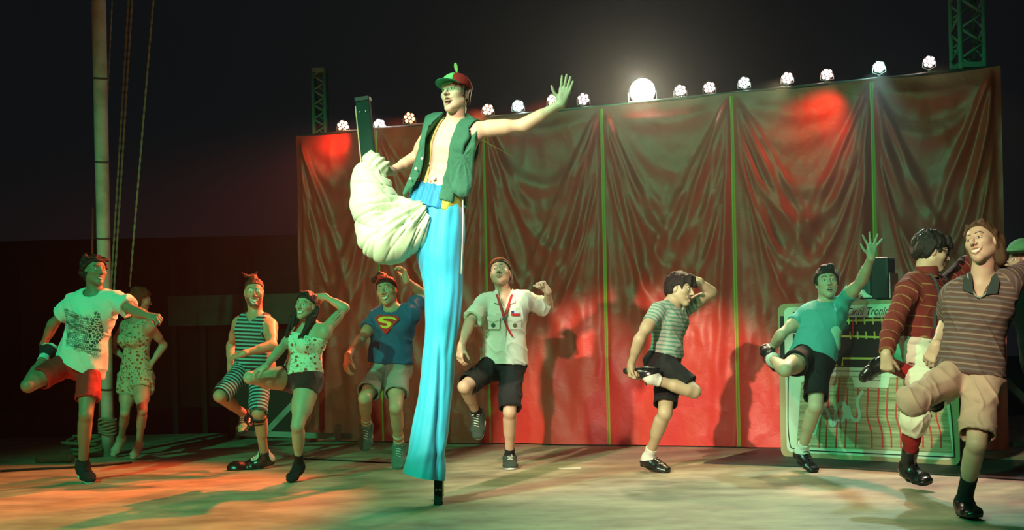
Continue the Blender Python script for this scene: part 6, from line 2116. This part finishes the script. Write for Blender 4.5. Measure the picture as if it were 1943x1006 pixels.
    stroke('now_lettering', curve([(1546, 826), (1549, 812), (1555, 791), (1563, 775), (1571, 779), (1577, 799), (1581, 807), (1586, 799), (1587, 779), (1593, 767), (1601, 765), (1607, 775), (1609, 786), (1611, 796)]), .030, mt, .0085)
    stroke('now_lettering', curve([(1588, 786), (1590, 796), (1597, 800), (1603, 793), (1604, 780), (1600, 772)]), .022, mt, .0088)
    stroke('now_lettering', curve([(1611, 770), (1614, 785), (1619, 795), (1626, 798), (1631, 794), (1632, 785), (1629, 771), (1628, 760), (1633, 750), (1639, 742)]), .026, mt, .0092)
    def text(body, s, z, size, o, m, name, shear=.0, xs=1.0):
        cu = bpy.data.curves.new('lettering', 'FONT'); cu.body = body; cu.size = size; cu.shear = shear; cu.extrude = .0012; cu.space_character = 1.0
        ob = bpy.data.objects.new('lettering', cu); COL.objects.link(ob)
        bpy.context.view_layer.update()
        me = bpy.data.meshes.new_from_object(ob)
        bpy.data.objects.remove(ob)
        M_ = Matrix(((D[0] * xs, 0, Nn[0], 0), (D[1] * xs, 0, Nn[1], 0), (0, 1, 0, 0), (0, 0, 0, 1)))
        me.transform(Matrix.Translation(W3(s, z, o)) @ M_)
        return link(name, me, m, root, False)
    s0, z0 = loc(1606, 599)
    text('Cinni Tronic', s0, z0, .085, .011, mblk, 'title_lettering', .35, .78)
    stroke('title_dash', [(1592, 596.5), (1602, 596.5)], .010, mblk, .0095)
    s0, z0 = loc(1636, 719); text('am', s0, z0, .062, .012, mblk, 'band_lettering', .2, .70)
    s0, z0 = loc(1656, 719); text('fm', s0, z0, .062, .012, mblk, 'band_lettering', .2, .80)
    # things standing on top
    zt = H + .002
    def tp(px_, back): s, _ = loc(px_, 577); return A + D * s - Nn * back
    p = tp(1660, .17)
    case = tag(empty('upright_case', (p[0], p[1], zt)), 'tall dark case standing on top of the painted radio', 'case')
    R3 = Matrix(((D[0], -Nn[0], 0, 0), (D[1], -Nn[1], 0, 0), (0, 0, 1, 0), (0, 0, 0, 1)))
    hz = pt(1660, 489, p[1])[2] - zt
    bm = bmesh.new(); bm_box(bm, (p[0], p[1], zt + hz / 2), (.15, .16, hz), R3, .02); bm_link('case_body', bm, mat('dark_leatherette', (.012, .016, .018), .45), case)
    bm = bmesh.new(); bm_box(bm, (p[0] + D[0] * .085, p[1] + D[1] * .085, zt + hz * .33), (.012, .165, hz * .6), R3, .003); bm_link('metal_edge', bm, M_METAL, case)
    bm = bmesh.new(); q = p - D * .12; bm_box(bm, (q[0], q[1], zt + .14), (.09, .14, .28), R3, .02); bm_link('side_pocket', bm, mat('teal_leatherette', (.02, .06, .06), .4), case)
    # bottle
    p = tp(1700, .06)
    M_ = Matrix.Translation((p[0], p[1], zt))
    bo = tag(empty('bottle', (p[0], p[1], zt)), 'small green glass bottle on the radio beside the maroon sleeve', 'bottle')
    bm = bmesh.new(); bm_lathe(bm, [(.030, 0), (.034, .01), (.034, .05), (.022, .075), (.012, .09), (.012, .105)], M_, 20); bm_link('bottle_glass', bm, mat('green_glass', (.02, .30, .16), .08, spec=.8), bo, True)
    bm = bmesh.new(); bm_lathe(bm, [(.014, .104), (.014, .12), (.001, .121)], M_, 14); bm_link('bottle_cap', bm, M_METAL, bo, True)
    # crumpled cloth, sheet
    c = tp(1616, .10) + np.array([0, 0, zt + .02])
    ops = [('u', 0, cone(c - D * .07, c + D * .05 + np.array([0, 0, .045]), .035, .022)), ('u', .02, cone(c - D * .05 + np.array([0, 0, .06]), c + D * .12 + np.array([0, 0, .01]), .024, .012)), ('u', .02, cone(c - D * .09, c - D * .05 + np.array([0, 0, .04]), .028, .03)), ('i', .004, plane((0, 0, zt), (0, 0, -1)))]
    v, q = iso_mesh(ops, c - .3, c + .3, .006)
    v = v + (vnoise(v * 34) * .010)[:, None] * np.array([1, 1, .8]); v[:, 2] = np.maximum(v[:, 2], zt)
    tag(link('crumpled_cloth', to_mesh('crumpled_cloth', v, q), mat('pale_cloth', (.78, .74, .66), .85)), 'crumpled white cloth lying on top of the painted radio', 'cloth')
    c = tp(1643, .05); bm = bmesh.new(); bm_box(bm, (c[0], c[1], zt + .004), (.13, .09, .006), R3 @ Matrix.Rotation(.15, 4, 'Z'))
    tag(bm_link('paper_sheet', bm, mat('paper', (.8, .78, .72), .8)), 'small white folded paper on the radio between cloth and dark case', 'paper')


def build_haze():
    d = .0042
    m = bpy.data.materials.new('haze'); m.use_nodes = True; nt = m.node_tree; nt.nodes.clear()
    o = nt.nodes.new('ShaderNodeOutputMaterial'); v = nt.nodes.new('ShaderNodeVolumeScatter'); v.inputs['Density'].default_value = d; v.inputs['Anisotropy'].default_value = .78; v.inputs['Color'].default_value = (.9, .92, 1, 1)
    nt.links.new(v.outputs[0], o.inputs['Volume'])
    bm = bmesh.new(); bm_box(bm, (0, 9.2, 3.2), (15, 7.0, 6.35))
    tag(bm_link('haze', bm, m), 'thin stage haze around the lamps', 'haze', kind='stuff')

# ================================================================== build
build_floor(); build_curtain(); build_pars(); build_truss(); build_pole(); build_radio(); build_haze()
for fn in (person_white_shirt, person_floral_dress, person_striped_suit, person_camisole, person_emblem_shirt, person_stilt, person_scout, person_striped_tee, person_teal_tee, person_maroon_sweater, person_striped_polo, person_green_cap):
    fn()
